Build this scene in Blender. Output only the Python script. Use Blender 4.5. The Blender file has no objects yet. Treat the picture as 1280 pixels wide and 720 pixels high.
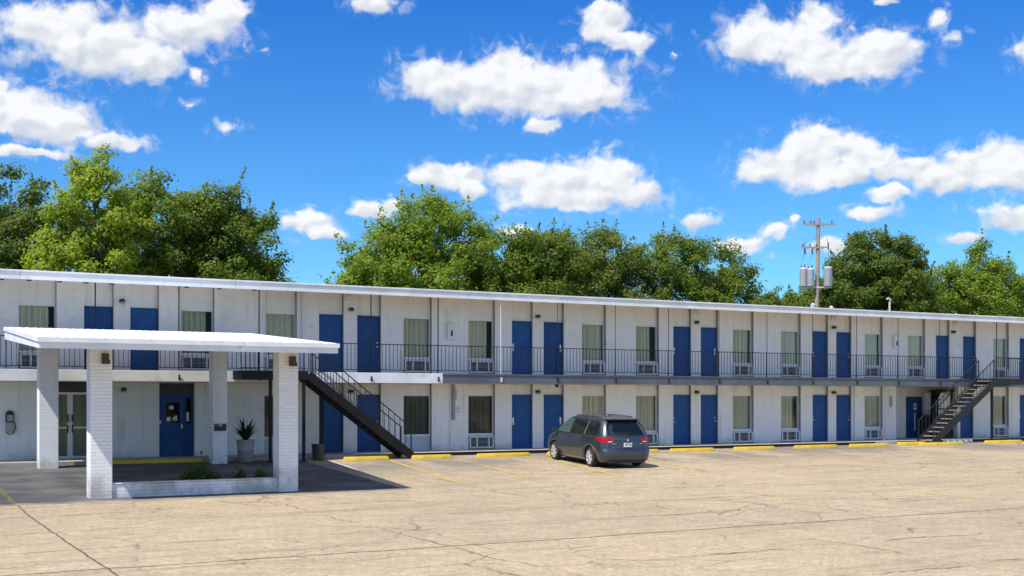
import bpy, bmesh, math, random
import numpy as np
from mathutils import Vector, Matrix
from mathutils.bvhtree import BVHTree

R = math.radians
scene = bpy.context.scene
COL = scene.collection
random.seed(7)

# ------------------------------------------------------------------ node helpers
class NT:
    def __init__(s, tree):
        s.t = tree; s.n = tree.nodes; s.l = tree.links
    def new(s, typ, **kw):
        nd = s.n.new(typ)
        for k, v in kw.items(): setattr(nd, k, v)
        return nd
    def put(s, sock, v):
        if v is None: return
        if isinstance(v, bpy.types.NodeSocket): s.l.new(v, sock)
        else:
            if isinstance(v, (tuple, list)) and len(v) == 3 and sock.type == 'RGBA': v = (*v, 1)
            sock.default_value = v
    def math(s, op, a, b=None, c=None, clamp=False):
        nd = s.new('ShaderNodeMath', operation=op, use_clamp=clamp)
        for i, v in enumerate((a, b, c)): s.put(nd.inputs[i], v)
        return nd.outputs[0]
    def vmath(s, op, a, b=None, c=None):
        nd = s.new('ShaderNodeVectorMath', operation=op)
        for i, v in enumerate((a, b, c)): s.put(nd.inputs[i], v)
        return nd.outputs['Value'] if op in ('LENGTH', 'DOT_PRODUCT') else nd.outputs[0]
    def mix(s, f, a, b, blend='MIX'):
        nd = s.new('ShaderNodeMix', data_type='RGBA', blend_type=blend)
        s.put(nd.inputs[0], f); s.put(nd.inputs[6], a); s.put(nd.inputs[7], b)
        return nd.outputs[2]
    def noise(s, vec, scale, detail=4, rough=.55, dist=0.0, dim='3D'):
        nd = s.new('ShaderNodeTexNoise', noise_dimensions=dim)
        s.put(nd.inputs['Vector'], vec); nd.inputs['Scale'].default_value = scale
        nd.inputs['Detail'].default_value = detail; nd.inputs['Roughness'].default_value = rough
        nd.inputs['Distortion'].default_value = dist
        return nd.outputs[0]
    def ramp(s, f, a, b, lo=0.0, hi=1.0, smooth=True):
        nd = s.new('ShaderNodeMapRange', interpolation_type='SMOOTHSTEP' if smooth else 'LINEAR')
        s.put(nd.inputs[0], f)
        for i, v in enumerate((a, b, lo, hi)): s.put(nd.inputs[i + 1], v)
        return nd.outputs[0]
    def xyz(s, vec):
        nd = s.new('ShaderNodeSeparateXYZ'); s.put(nd.inputs[0], vec); return nd.outputs
    def comb(s, x, y, z):
        nd = s.new('ShaderNodeCombineXYZ')
        for i, v in enumerate((x, y, z)): s.put(nd.inputs[i], v)
        return nd.outputs[0]
    def scale(s, vec, sc):
        return s.vmath('MULTIPLY', vec, sc)
    def pos(s):
        return s.new('ShaderNodeNewGeometry').outputs['Position']
    def obj(s):
        return s.new('ShaderNodeTexCoord').outputs['Object']
    def bump(s, h, strength=.3, dist=.02):
        nd = s.new('ShaderNodeBump'); nd.inputs['Strength'].default_value = strength
        nd.inputs['Distance'].default_value = dist; s.put(nd.inputs['Height'], h)
        return nd.outputs[0]

def material(name, color=None, rough=.6, metal=0.0, spec=.5, build=None, coat=0.0):
    m = bpy.data.materials.new(name); m.use_nodes = True
    t = NT(m.node_tree); b = m.node_tree.nodes['Principled BSDF']
    b.inputs['Roughness'].default_value = rough; b.inputs['Metallic'].default_value = metal
    b.inputs['Specular IOR Level'].default_value = spec
    if coat: b.inputs['Coat Weight'].default_value = coat; b.inputs['Coat Roughness'].default_value = .04
    if color is not None: b.inputs['Base Color'].default_value = (*color, 1)
    if build: build(t, b)
    return m

def worn(name, color, rough=.6, var=.12, scale=2.0, metal=0.0, dirt=None, spec=.5, bump=0.0):
    """a painted or metal surface with uneven tone and a few dirty patches"""
    def f(t, b):
        p = t.obj()
        n = t.noise(p, scale, 6, .6)
        k = t.ramp(n, .3, .72, 1 - var, 1 + var * .5, False)
        c = t.mix(1.0, (*color, 1), t.comb(k, k, k), 'MULTIPLY')
        if dirt:
            d = t.ramp(t.noise(p, scale * 2.7, 8, .7), .56, .72, 0, .75)
            c = t.mix(d, c, (*dirt, 1))
        t.put(b.inputs['Base Color'], c)
        r = t.ramp(n, .3, .7, rough * .85, min(1, rough * 1.15), False)
        t.put(b.inputs['Roughness'], r)
        if bump: t.put(b.inputs['Normal'], t.bump(t.noise(p, scale * 14, 4), bump, .01))
    return material(name, None, rough, metal, spec, f)

def brick_mat(name, paint, mortar_dark=.82, bump=.5, dirt=.25, course=.075, contrast=1.0):
    def f(t, b):
        p = t.pos(); x = t.xyz(p)
        v = t.comb(t.math('ADD', x[0], x[1]), x[2], 0)
        br = t.new('ShaderNodeTexBrick', offset=.5)
        t.put(br.inputs['Vector'], v)
        br.inputs['Scale'].default_value = 1.0
        br.inputs['Brick Width'].default_value = .215; br.inputs['Row Height'].default_value = course
        br.inputs['Mortar Size'].default_value = .006; br.inputs['Mortar Smooth'].default_value = .35
        br.inputs['Color1'].default_value = (1, 1, 1, 1); br.inputs['Color2'].default_value = (.93, .93, .93, 1)
        br.inputs['Mortar'].default_value = (mortar_dark,) * 3 + (1,)
        c = t.mix(t.ramp(t.noise(p, 1.7, 5, .6), .3, .7, .45, 1.0), (*paint, 1), t.mix(1.0, (*paint, 1), br.outputs['Color'], 'MULTIPLY'))
        # faint vertical rain streaks and blotches of grime
        st = t.noise(t.scale(p, (5.0, 5.0, .35)), 1.0, 5, .6)
        bl = t.noise(p, .9, 7, .65)
        g = t.math('MULTIPLY', t.ramp(st, .48, .75), t.ramp(bl, .42, .68))
        c = t.mix(t.math('MULTIPLY', g, dirt * 1.6), c, (.36, .33, .28))
        k = t.ramp(bl, .3, .7, .94, 1.04, False)
        c = t.mix(1.0, c, t.comb(k, k, k), 'MULTIPLY')
        base = t.math('MULTIPLY', t.ramp(t.math('ADD', x[2], t.math('MULTIPLY', t.noise(p, 2.5, 5, .7), .5)), .35, .75, 1, 0), t.ramp(t.noise(p, 1.3, 5, .65), .35, .65))
        c = t.mix(t.math('MULTIPLY', base, dirt * 1.7), c, (.22, .19, .15))
        drip = t.ramp(t.noise(t.scale(p, (11.0, 11.0, .22)), 1.0, 4, .6), .64, .74)
        c = t.mix(t.math('MULTIPLY', drip, dirt * .9), c, (.40, .33, .26))
        ch = t.ramp(t.noise(p, 6.5, 6, .75), .70, .735)
        c = t.mix(t.math('MULTIPLY', ch, dirt), c, (.30, .22, .17))
        t.put(b.inputs['Base Color'], c)
        h = t.math('ADD', t.math('MULTIPLY', br.outputs['Fac'], -1.0), t.math('MULTIPLY', t.noise(p, 45, 3), .25))
        t.put(b.inputs['Normal'], t.bump(h, bump, .012))
    return material(name, None, .62, 0, .35, f)

M = {}
M['brick'] = brick_mat('painted_brick', (.84, .83, .81), .86, .45, .34)
M['brick_column'] = brick_mat('painted_column_brick', (.84, .84, .84), .76, .7, .35, .088)
M['taupe'] = worn('taupe_return', (.34, .315, .29), .7, .3, 3)
M['white'] = worn('white_paint', (.76, .77, .78), .5, .10, 1.5, dirt=(.50, .47, .43))
M['white_metal'] = worn('white_metal', (.72, .73, .74), .42, .10, 3)
M['fascia'] = worn('white_fascia', (.78, .79, .80), .5, .16, 1.1, dirt=(.50, .48, .45))
M['soffit'] = worn('soffit_board', (.72, .68, .61), .7, .14, 1.2)
M['grey_edge'] = worn('grey_steel_paint', (.115, .125, .145), .5, .25, .8, dirt=(.07, .06, .06))
M['concrete'] = worn('concrete_slab', (.38, .35, .30), .85, .25, 1.6, bump=.2)
M['roof'] = worn('roof_membrane', (.5, .5, .49), .8, .2, .5)
M['black_steel'] = worn('black_steel', (.010, .010, .011), .6, .3, 3, dirt=(.035, .027, .022), spec=.25)
M['rail'] = worn('dark_grey_rail', (.017, .018, .021), .5, .3, 4, spec=.3)
M['grey_steel'] = worn('worn_grey_steel', (.022, .023, .027), .55, .3, 5, dirt=(.085, .075, .06), spec=.3)
M['tread'] = worn('worn_tread', (.27, .245, .21), .8, .4, 5, dirt=(.15, .12, .09))
M['chrome'] = material('bright_metal', (.62, .61, .58), .28, 1.0)
M['dark'] = material('dark_plastic', (.02, .02, .022), .5)
M['dark_bronze'] = material('dark_bronze', (.035, .03, .027), .45)
M['grille'] = worn('aluminium_grille', (.36, .36, .36), .5, .2, 6)
M['panel_blue'] = worn('pale_panel', (.50, .55, .60), .6, .1, 2)
M['grey_box'] = worn('grey_box', (.33, .34, .34), .5, .15, 4)
M['yellow'] = worn('yellow_paint', (.72, .48, .035), .6, .22, 4.5, dirt=(.42, .33, .17), bump=.15)
M['paper'] = material('paper', (.72, .72, .70), .8)
M['red_mark'] = material('red_mark', (.55, .12, .05), .6)
M['pot'] = worn('grey_resin_pot', (.30, .31, .33), .55, .12, 5)
M['soil'] = material('soil', (.05, .038, .028), .95)
M['bark'] = worn('bark', (.085, .065, .048), .9, .4, 6, bump=.6)
M['pole_wood'] = worn('weathered_wood', (.32, .27, .21), .85, .25, 5, bump=.3)
M['galvanised'] = worn('galvanised_steel', (.48, .49, .50), .45, .12, 3)
M['porcelain'] = material('porcelain', (.10, .085, .08), .3)

def door_blue(t, b):
    p = t.obj(); n = t.noise(p, 1.6, 5, .6)
    k = t.ramp(n, .3, .7, .85, 1.12, False)
    rn = t.new('ShaderNodeObjectInfo').outputs['Random']
    c = t.mix(1.0, t.mix(rn, (.006, .056, .195, 1), (.010, .080, .255, 1)), t.comb(k, k, k), 'MULTIPLY')
    sc = t.ramp(t.noise(t.scale(p, (6, 6, 14)), 1.4, 8, .75), .735, .76)
    c = t.mix(t.math('MULTIPLY', sc, .6), c, (.35, .38, .42))
    t.put(b.inputs['Base Color'], c)
M['blue'] = material('blue_door_paint', None, .5, 0, .3, door_blue)

def curtain_m(t, b):
    p = t.obj(); x = t.xyz(p)
    n = t.noise(t.scale(p, (14, 1, .25)), 1.0, 4)
    k = t.ramp(n, .3, .7, .78, 1.1, False)
    rn = t.new('ShaderNodeObjectInfo').outputs['Random']
    base = t.mix(rn, (.80, .77, .61, 1), (.66, .67, .54, 1))
    t.put(b.inputs['Base Color'], t.mix(1.0, base, t.comb(k, k, k), 'MULTIPLY'))
M['curtain'] = material('sage_curtain', None, .9, 0, .1, curtain_m)

def glass_m(name, tint, gloss=1.0):
    m = bpy.data.materials.new(name); m.use_nodes = True
    t = NT(m.node_tree); t.n.clear()
    out = t.new('ShaderNodeOutputMaterial'); mx = t.new('ShaderNodeMixShader')
    tr = t.new('ShaderNodeBsdfTransparent'); gl = t.new('ShaderNodeBsdfGlossy'); lw = t.new('ShaderNodeFresnel')
    tr.inputs[0].default_value = (*tint, 1); gl.inputs['Roughness'].default_value = .03
    lw.inputs[0].default_value = 1.5
    t.put(mx.inputs[0], t.math('MULTIPLY_ADD', lw.outputs[0], 1.1 * gloss, .03 * gloss, clamp=True))
    t.l.new(tr.outputs[0], mx.inputs[1]); t.l.new(gl.outputs[0], mx.inputs[2]); t.l.new(mx.outputs[0], out.inputs[0])
    return m
M['glass'] = glass_m('window_glass', (.93, .93, .91), .12)
M['dark_glass'] = glass_m('dim_glass', (.62, .62, .60), .3)

# ------------------------------------------------------------------ mesh helpers
class MB:
    def __init__(s): s.v = []; s.f = []; s.mi = []
    def face(s, pts, mi=0):
        b = len(s.v); s.v += [tuple(p) for p in pts]; s.f.append(tuple(range(b, b + len(pts)))); s.mi.append(mi)
    def box(s, x0, x1, y0, y1, z0, z1, mi=0, left=None, front=None, top=None):
        b = len(s.v)
        s.v += [(x, y, z) for z in (z0, z1) for y in (y0, y1) for x in (x0, x1)]
        fs = [(0, 2, 3, 1), (4, 5, 7, 6), (0, 1, 5, 4), (2, 6, 7, 3), (0, 4, 6, 2), (1, 3, 7, 5)]
        ms = [mi, top if top is not None else mi, front if front is not None else mi, mi, left if left is not None else mi, mi]
        for f, k in zip(fs, ms): s.f.append(tuple(b + i for i in f)); s.mi.append(k)
        return s
    def obox(s, c, ax, ay, az, mi=0):
        c = Vector(c); b = len(s.v)
        for k in (-1, 1):
            for j in (-1, 1):
                for i in (-1, 1): s.v.append(tuple(c + ax * i + ay * j + az * k))
        for f in [(0, 2, 3, 1), (4, 5, 7, 6), (0, 1, 5, 4), (2, 6, 7, 3), (0, 4, 6, 2), (1, 3, 7, 5)]:
            s.f.append(tuple(b + i for i in f)); s.mi.append(mi)
    def bar(s, p, q, w, h=None, mi=0):
        p, q = Vector(p), Vector(q); d = q - p; h = h or w
        a = d.normalized(); up = Vector((0, 0, 1)) if abs(a.z) < .95 else Vector((0, 1, 0))
        sx = a.cross(up).normalized(); sy = sx.cross(a).normalized()
        s.obox((p + q) / 2, d / 2, sx * w / 2, sy * h / 2, mi)
    def tube(s, pts, rads, n=8, mi=0, caps=True):
        rings = []; pts = [Vector(p) for p in pts]
        if not isinstance(rads, (list, tuple)): rads = [rads] * len(pts)
        for i, p in enumerate(pts):
            a = (pts[min(i + 1, len(pts) - 1)] - pts[max(i - 1, 0)]).normalized()
            u = a.orthogonal().normalized(); 
            if abs(a.z) > .7: u = (Vector((1, 0, 0)) - a * a.x).normalized()
            w = a.cross(u); b = len(s.v)
            for k in range(n):
                t = 2 * math.pi * k / n
                s.v.append(tuple(p + (u * math.cos(t) + w * math.sin(t)) * rads[i]))
            rings.append(b)
        for r0, r1 in zip(rings, rings[1:]):
            for k in range(n):
                s.f.append((r0 + k, r0 + (k + 1) % n, r1 + (k + 1) % n, r1 + k)); s.mi.append(mi)
        if caps:
            s.f.append(tuple(rings[0] + k for k in reversed(range(n)))); s.mi.append(mi)
            s.f.append(tuple(rings[-1] + k for k in range(n))); s.mi.append(mi)
    def lathe(s, prof, c=(0, 0, 0), n=24, mi=0, axis='z', caps=True):
        rings = []
        for r, h in prof:
            b = len(s.v)
            for k in range(n):
                t = 2 * math.pi * k / n; a, d = r * math.cos(t), r * math.sin(t)
                q = (a, d, h) if axis == 'z' else ((h, a, d) if axis == 'x' else (d, h, a))
                s.v.append((c[0] + q[0], c[1] + q[1], c[2] + q[2]))
            rings.append(b)
        for r0, r1 in zip(rings, rings[1:]):
            for k in range(n):
                s.f.append((r0 + k, r0 + (k + 1) % n, r1 + (k + 1) % n, r1 + k)); s.mi.append(mi)
        if not caps: return
        s.f.append(tuple(rings[0] + k for k in reversed(range(n)))); s.mi.append(mi)
        s.f.append(tuple(rings[-1] + k for k in range(n))); s.mi.append(mi)
    def build(s, name, mats, parent=None, smooth=False, bevel=0, fix=False):
        me = bpy.data.meshes.new(name)
        me.from_pydata(s.v, [], s.f)
        if not isinstance(mats, (list, tuple)): mats = [mats]
        for m in mats: me.materials.append(m)
        me.polygons.foreach_set('material_index', s.mi)
        if smooth:
            bm = bmesh.new(); bm.from_mesh(me); bmesh.ops.remove_doubles(bm, verts=bm.verts, dist=1e-5)
            if fix: bmesh.ops.recalc_face_normals(bm, faces=bm.faces)
            bm.to_mesh(me); bm.free()
            me.polygons.foreach_set('use_smooth', [True] * len(me.polygons))
            me.set_sharp_from_angle(angle=R(40))
        me.update()
        o = bpy.data.objects.new(name, me); COL.objects.link(o)
        if parent is not None: o.parent = parent
        if bevel:
            md = o.modifiers.new('edge', 'BEVEL'); md.width = bevel; md.segments = 2; md.limit_method = 'ANGLE'
        return o

def empty(name, loc, rot=(0, 0, 0), label=None, cat=None, group=None):
    o = bpy.data.objects.new(name, None); COL.objects.link(o)
    o.empty_display_size = .3; o.location = loc; o.rotation_euler = rot
    tag(o, label, cat, group); return o
def tag(o, label=None, cat=None, group=None, kind=None):
    if label: o['label'] = label
    if cat: o['category'] = cat
    if group: o['group'] = group
    if kind: o['kind'] = kind
    return o
def at(o, loc): o.location = loc; return o
def copy_part(o, parent, loc):
    c = o.copy(); COL.objects.link(c); c.parent = parent; c.location = loc
    for ch in o.children:
        d = ch.copy(); COL.objects.link(d); d.parent = c
    return c

# ------------------------------------------------------------------ levels and ground
D = 41.70          # front plane of the brick piers (facade runs along X, camera stands at the origin)
RD = .14           # depth of the bays between the piers
BAL = 40.20        # outer edge of the balcony
WALK = .19; UP = 3.13; SLAB0, SLAB1 = 2.735, 3.10; EAVE0, EAVE1 = 5.925, 6.20; SOF = 6.05
KERB = 40.05
def gz(Y):
    """the lot falls gently away from the building, then runs level"""
    s = .033
    if Y >= 40.2: return .07
    if Y >= 29: return .07 - s * (40.2 - Y)
    if Y >= 27:
        t = (29 - Y) / 2; return .07 - s * 11.2 - 2 * s * (t - t * t / 2)
    return .07 - s * 11.2 - s
YS = [-60, -20, 0, 8, 14, 20, 24, 27, 27.5, 28, 28.5, 29, 31, 33, 35, 37, 39, 40.2]

def sheet(name, pts_x, ys, dz, m):
    mb = MB()
    for y0, y1 in zip(ys, ys[1:]):
        a, b = pts_x(y0), pts_x(y1)
        mb.face([(a[0], y0, gz(y0) + dz), (a[1], y0, gz(y0) + dz), (b[1], y1, gz(y1) + dz), (b[0], y1, gz(y1) + dz)])
    return mb.build(name, m)
def ysub(a, b): return [a] + [y for y in YS if a < y < b] + [b]

def lot_mat(t, b):
    p = t.pos(); x = t.xyz(p)
    big = t.noise(p, .10, 5, .6); med = t.noise(p, .55, 7, .65); fine = t.noise(p, 9, 6, .75); grit = t.noise(p, 38, 3, .8)
    streak = t.noise(t.scale(p, (.16, 1.1, 1)), 1.0, 7, .7)
    c = t.mix(t.ramp(big, .35, .65), (.44, .347, .222), (.378, .30, .198))
    c = t.mix(t.math('MULTIPLY', t.ramp(med, .42, .72), .55), c, (.50, .385, .25))
    c = t.mix(t.math('MULTIPLY', t.ramp(streak, .52, .70), .60), c, (.235, .19, .135))
    st2 = t.noise(t.scale(p, (.35, 3.2, 1)), 1.0, 8, .75)
    c = t.mix(t.math('MULTIPLY', t.ramp(st2, .58, .70), .55), c, (.15, .12, .085))
    pale = t.noise(t.scale(p, (.22, .8, 1)), .9, 6, .7)
    c = t.mix(t.math('MULTIPLY', t.ramp(pale, .55, .72), .5), c, (.52, .43, .30))
    mid = t.noise(p, 2.3, 8, .82); k = t.ramp(mid, .32, .68, .80, 1.14, False); c = t.mix(1.0, c, t.comb(k, k, k), 'MULTIPLY')
    pk = t.ramp(t.noise(t.vmath('ADD', p, (31, 7, 0)), 3.4, 7, .8), .60, .70); c = t.mix(t.math('MULTIPLY', pk, .42), c, (.20, .16, .11))
    k = t.ramp(fine, .25, .75, .62, 1.32, False); c = t.mix(1.0, c, t.comb(k, k, k), 'MULTIPLY')
    k2 = t.ramp(grit, .3, .7, .66, 1.28, False); c = t.mix(1.0, c, t.comb(k2, k2, k2), 'MULTIPLY')
    pit = t.ramp(t.noise(p, 11, 5, .75), .62, .72); c = t.mix(t.math('MULTIPLY', pit, .45), c, (.16, .13, .10))
    # grease and tyre film in the parking bays beside the kerb
    bay = t.math('MULTIPLY', t.ramp(x[1], 32.5, 37.5), t.ramp(t.noise(t.scale(p, (.30, .16, 1)), 1.0, 6, .65), .38, .58))
    c = t.mix(t.math('MULTIPLY', bay, .80), c, (.165, .155, .14))
    spots = t.ramp(t.noise(p, .8, 3, .5), .70, .78)
    c = t.mix(t.math('MULTIPLY', spots, .35), c, (.17, .15, .13))
    # cracks: wandering joints along and across the lot, plus alligator cracks
    wob = t.math('MULTIPLY', t.math('SUBTRACT', t.noise(p, .9, 7, .72), .5), .55)
    wob2 = t.math('MULTIPLY', t.math('SUBTRACT', t.noise(p, .13, 2, .5), .5), 2.2)
    crack = None
    def line(coord, at_, width, gate_scale, gate_lo, strength, slow=1.0, fast=1.0):
        d = t.math('ABSOLUTE', t.math('ADD', t.math('SUBTRACT', coord, at_), t.math('MULTIPLY_ADD', wob2, slow, t.math('MULTIPLY', wob, fast))))
        l = t.ramp(d, width * .35, width, 1, 0)
        g = t.ramp(t.noise(t.vmath('ADD', p, (at_ * 3.1, at_ * 7.7, 0)), gate_scale, 4, .7), gate_lo, gate_lo + .16)
        return t.math('MULTIPLY', t.math('MULTIPLY', l, g), strength)
    lines = [(x[1], 18.62, .055, .8, .10, .95, .12, .7), (x[0], 3.35, .032, .7, .10, .85, .05, .28)]
    for i, yy in enumerate((31.4, 27.4, 24.1, 21.3, 15.6, 12.9, 9.7)): lines.append((x[1], yy, .06, .45, .43, .8, .6, 1.3))
    for i, xx in enumerate((9.1, 15.2, 21.0, 27.3, 33.2, 39.4, 46.0)): lines.append((x[0], xx, .042, .45, .43, .75, .6, 1.1))
    for ln in lines:
        l = line(*ln); crack = l if crack is None else t.math('MAXIMUM', crack, l)
    dp = t.vmath('ADD', p, t.comb(t.math('MULTIPLY', wob, 2.2), t.math('MULTIPLY', wob2, .5), 0))
    for sc, gate, st in ((.21, .45, .75), (.55, .49, .65), (1.3, .58, .55)):
        vo = t.new('ShaderNodeTexVoronoi', feature='DISTANCE_TO_EDGE'); t.put(vo.inputs['Vector'], dp); vo.inputs['Scale'].default_value = sc
        l = t.ramp(vo.outputs['Distance'], .001, .010 * sc / .4, 1, 0)
        g = t.ramp(t.noise(t.vmath('ADD', p, (sc * 90, 3, 0)), .17, 4, .65), gate, gate + .12)
        crack = t.math('MAXIMUM', crack, t.math('MULTIPLY', t.math('MULTIPLY', l, g), st))
    c = t.mix(crack, c, (.085, .07, .05))
    t.put(b.inputs['Base Color'], c)
    h = t.math('ADD', t.math('MULTIPLY', fine, .5), t.math('ADD', t.math('MULTIPLY', grit, .3), t.math('MULTIPLY', crack, -1.2)))
    t.put(b.inputs['Normal'], t.bump(h, .45, .02))
M['lot'] = material('worn_chipseal', None, .92, 0, .2, lot_mat)

def asphalt_mat(t, b):
    p = t.pos()
    n = t.noise(p, .5, 7, .65); f = t.noise(p, 30, 4, .75)
    c = t.mix(t.ramp(n, .35, .7), (.062, .062, .066), (.14, .137, .132))
    k = t.ramp(f, .25, .75, .7, 1.3, False); c = t.mix(1.0, c, t.comb(k, k, k), 'MULTIPLY')
    y = t.ramp(t.noise(t.scale(p, (1, 3, 1)), 1.3, 6, .7), .67, .71)
    c = t.mix(t.math('MULTIPLY', y, .55), c, (.36, .27, .08))
    x = t.xyz(p)
    d = t.math('ABSOLUTE', t.math('ADD', t.math('SUBTRACT', x[0], 3.35), t.math('MULTIPLY', t.math('SUBTRACT', t.noise(p, .9, 6, .7), .5), .5)))
    c = t.mix(t.ramp(d, .03, .07, .85, 0), c, (.12, .13, .04))
    # ragged pale film where it meets the lot
    e = t.ramp(t.math('ADD', x[1], t.math('MULTIPLY', t.noise(p, 1.1, 5, .6), 1.2)), 30.3, 30.9, .75, 0)
    c = t.mix(e, c, (.36, .31, .24))
    t.put(b.inputs['Base Color'], c); t.put(b.inputs['Normal'], t.bump(f, .4, .015))
M['asphalt'] = material('grey_asphalt', None, .9, 0, .25, asphalt_mat)

def line_mat(name, col, keep):
    m = bpy.data.materials.new(name); m.use_nodes = True
    t = NT(m.node_tree); b = m.node_tree.nodes['Principled BSDF']; out = m.node_tree.nodes['Material Output']
    p = t.pos(); b.inputs['Base Color'].default_value = (*col, 1); b.inputs['Roughness'].default_value = .8
    n = t.math('ADD', t.math('MULTIPLY', t.noise(p, 7, 6, .75), .55), t.math('MULTIPLY', t.noise(p, .45, 4, .6), .45))
    a = t.ramp(n, keep, keep + .13, 0, .8)
    tr = t.new('ShaderNodeBsdfTransparent'); mx = t.new('ShaderNodeMixShader')
    t.put(mx.inputs[0], a); t.l.new(tr.outputs[0], mx.inputs[1]); t.l.new(b.outputs[0], mx.inputs[2]); t.l.new(mx.outputs[0], out.inputs[0])
    return m
M['line_a'] = line_mat('worn_yellow_line', (.66, .43, .06), .38)
M['line_b'] = line_mat('faded_yellow_line', (.66, .46, .10), .47)
M['line_w'] = line_mat('worn_white_line', (.72, .70, .66), .34)

def ground_mat(t, b):
    p = t.pos(); n = t.noise(p, .3, 6, .6); f = t.noise(p, 6, 4, .7)
    c = t.mix(t.ramp(n, .4, .65), (.055, .085, .025), (.12, .12, .05))
    k = t.ramp(f, .3, .7, .7, 1.2, False)
    t.put(b.inputs['Base Color'], t.mix(1.0, c, t.comb(k, k, k), 'MULTIPLY'))
M['ground'] = material('rough_grass', None, .95, 0, .1, ground_mat)

mb = MB(); mb.face([(-900, -900, -.46), (900, -900, -.46), (900, 900, -.46), (-900, 900, -.46)])
tag(mb.build('ground', M['ground']), kind='structure')
tag(sheet('parking_lot', lambda y: (-70, 110), YS, 0, M['lot']), kind='structure')
mb = MB(); mb.face([(-70, 40.2, -.08), (110, 40.2, -.08), (110, 62, -.08), (-70, 62, -.08)])
tag(mb.build('yard', M['lot']), kind='structure')
tag(sheet('asphalt_apron', lambda y: (-30, 13.15 + .04 * (y - 30)), ysub(29.8, 40.06), .004, M['asphalt']), kind='structure')

def stripe(mb, x0, y0, x1, y1, w, dz=.008):
    ys = sorted((y0, y1)); n = max(2, int(abs(y1 - y0) / .5))
    for i in range(n):
        a, b_ = i / n, (i + 1) / n
        xa, ya = x0 + (x1 - x0) * a, y0 + (y1 - y0) * a; xb, yb = x0 + (x1 - x0) * b_, y0 + (y1 - y0) * b_
        mb.face([(xa - w / 2, ya, gz(ya) + dz), (xb - w / 2, yb, gz(yb) + dz), (xb + w / 2, yb, gz(yb) + dz), (xa + w / 2, ya, gz(ya) + dz)])
mb = MB()
for x0, y0, x1, y1 in ((16.4, 38.6, 15.35, 31.3), (18.95, 38.6, 18.05, 31.4), (22.4, 38.5, 20.9, 30.9), (26.3, 38.4, 24.4, 31.2), (30.35, 38.2, 28.85, 30.4), (34.0, 38.4, 32.5, 31.2)):
    stripe(mb, x0, y0, x1, y1, .13)
tag(mb.build('road_marking', M['line_a']), kind='structure')
mb = MB()
for x0, y0, x1, y1 in ((37.4, 38.4, 35.7, 31.4), (41.0, 38.4, 39.3, 31.4), (44.6, 38.4, 42.9, 31.4), (48.4, 38.4, 46.7, 31.4), (17.35, 26.4, 16.85, 22.4), (25.3, 23.4, 24.5, 20.0), (21.2, 25.6, 20.4, 21.4), (29.6, 25.4, 28.8, 21.4), (15.0, 36.5, 14.5, 31.8), (34.5, 24.4, 33.7, 21.0)):
    stripe(mb, x0, y0, x1, y1, .15)
tag(mb.build('road_marking', M['line_b']), kind='structure')
mb = MB(); stripe(mb, 14.35, 38.9, 14.0, 35.6, .12)
tag(mb.build('road_marking', M['line_w']), kind='structure')

# walkway with kerb: pale top, black painted face, yellow along the lobby
mb = MB()
def kerb_face(x): return 1
segs = [(-30, 7.1, 0), (7.1, 10.3, 2), (10.3, 16.6, 0), (16.6, 17.6, 2), (17.6, 41.0, 1), (41.0, 42.4, 0), (42.4, 45.4, 1), (45.4, 47.4, 3), (47.4, 64, 1)]
for x0, x1, k in segs:
    mb.box(x0, x1, KERB, KERB + .16, -.1, WALK, 0, front=k, top=k if k in (2, 3) else 0)
mb.box(-30, 64, KERB + .16, D + .3, -.1, WALK, 0)
mb.box(44.05, 48.3, D + .3, D + 1.5, -.1, WALK, 0)
tag(mb.build('walkway', [M['concrete'], M['black_steel'], M['yellow'], M['white']]), kind='structure')

# ------------------------------------------------------------------ the motel
motel = empty('motel_building', (28, D, 0), label='long two storey white brick motel with blue doors and an outside balcony', cat='building')
motel_inv = Matrix.Translation((-28, -D, 0))
def mpart(o):
    o.parent = motel; o.matrix_parent_inverse = motel_inv; return o

W_, D_ = 1.12, .95
UPPER = [('W', -5.9), ('W', -3.1), ('D', -1.15), ('D', .34), ('W', 1.95), ('W', 4.72), ('D', 6.75), ('D', 8.24), ('W', 9.92), ('W', 12.91), ('D', 14.92), ('D', 16.40), ('W', 18.27), ('W', 21.01), ('D', 22.94), ('D', 24.40), ('W', 26.22), ('W', 28.90),
         ('D', 30.83), ('D', 32.30), ('W', 34.07), ('W', 36.84), ('D', 38.73), ('D', 40.19), ('W', 41.99), ('W', 44.84), ('D', 46.77), ('D', 48.68), ('W', 50.90), ('D', 52.90), ('D', 54.4), ('W', 56.3)]
LOWER = [('L', 5.58, 7.08), ('O', 9.20, 10.40), ('W', 12.87), ('D', 14.92), ('D', 16.40), ('W', 18.27), ('W', 21.01), ('D', 22.94), ('D', 24.40), ('W', 26.22), ('W', 28.90),
         ('D', 30.83), ('D', 32.30), ('W', 34.07), ('W', 36.84), ('D', 38.73), ('D', 40.19), ('W', 41.99), ('R', 44.05, 48.30), ('D', 48.49), ('W', 50.90), ('D', 52.90), ('D', 54.4), ('W', 56.3)]
def width(e): return (e[1], e[2]) if len(e) == 3 else (e[1], e[1] + (W_ + .05 if e[0] == 'W' else D_))
def wall(opens, z0, z1, zoff, x=-8.0, x1=62.0):
    mb = MB()
    for e in opens:
        a, b = width(e)
        mb.box(x, a, D, D + .3, z0, z1)
        x = b
        top = {'W': zoff + 2.13, 'D': zoff + 2.13, 'L': zoff + 2.62, 'O': zoff + 2.52, 'R': z1}[e[0]]
        if e[0] != 'R':
            if top < z1: mb.box(a, b, D + RD, D + .3, top, z1)
            mb.box(b - .014, b, D - .004, D + RD - .003, z0, z1, 1)      # darker taupe return of the next pier
    mb.box(x, x1, D, D + .3, z0, z1)
    return mpart(mb.build('wall', [M['brick'], M['taupe']]))
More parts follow.
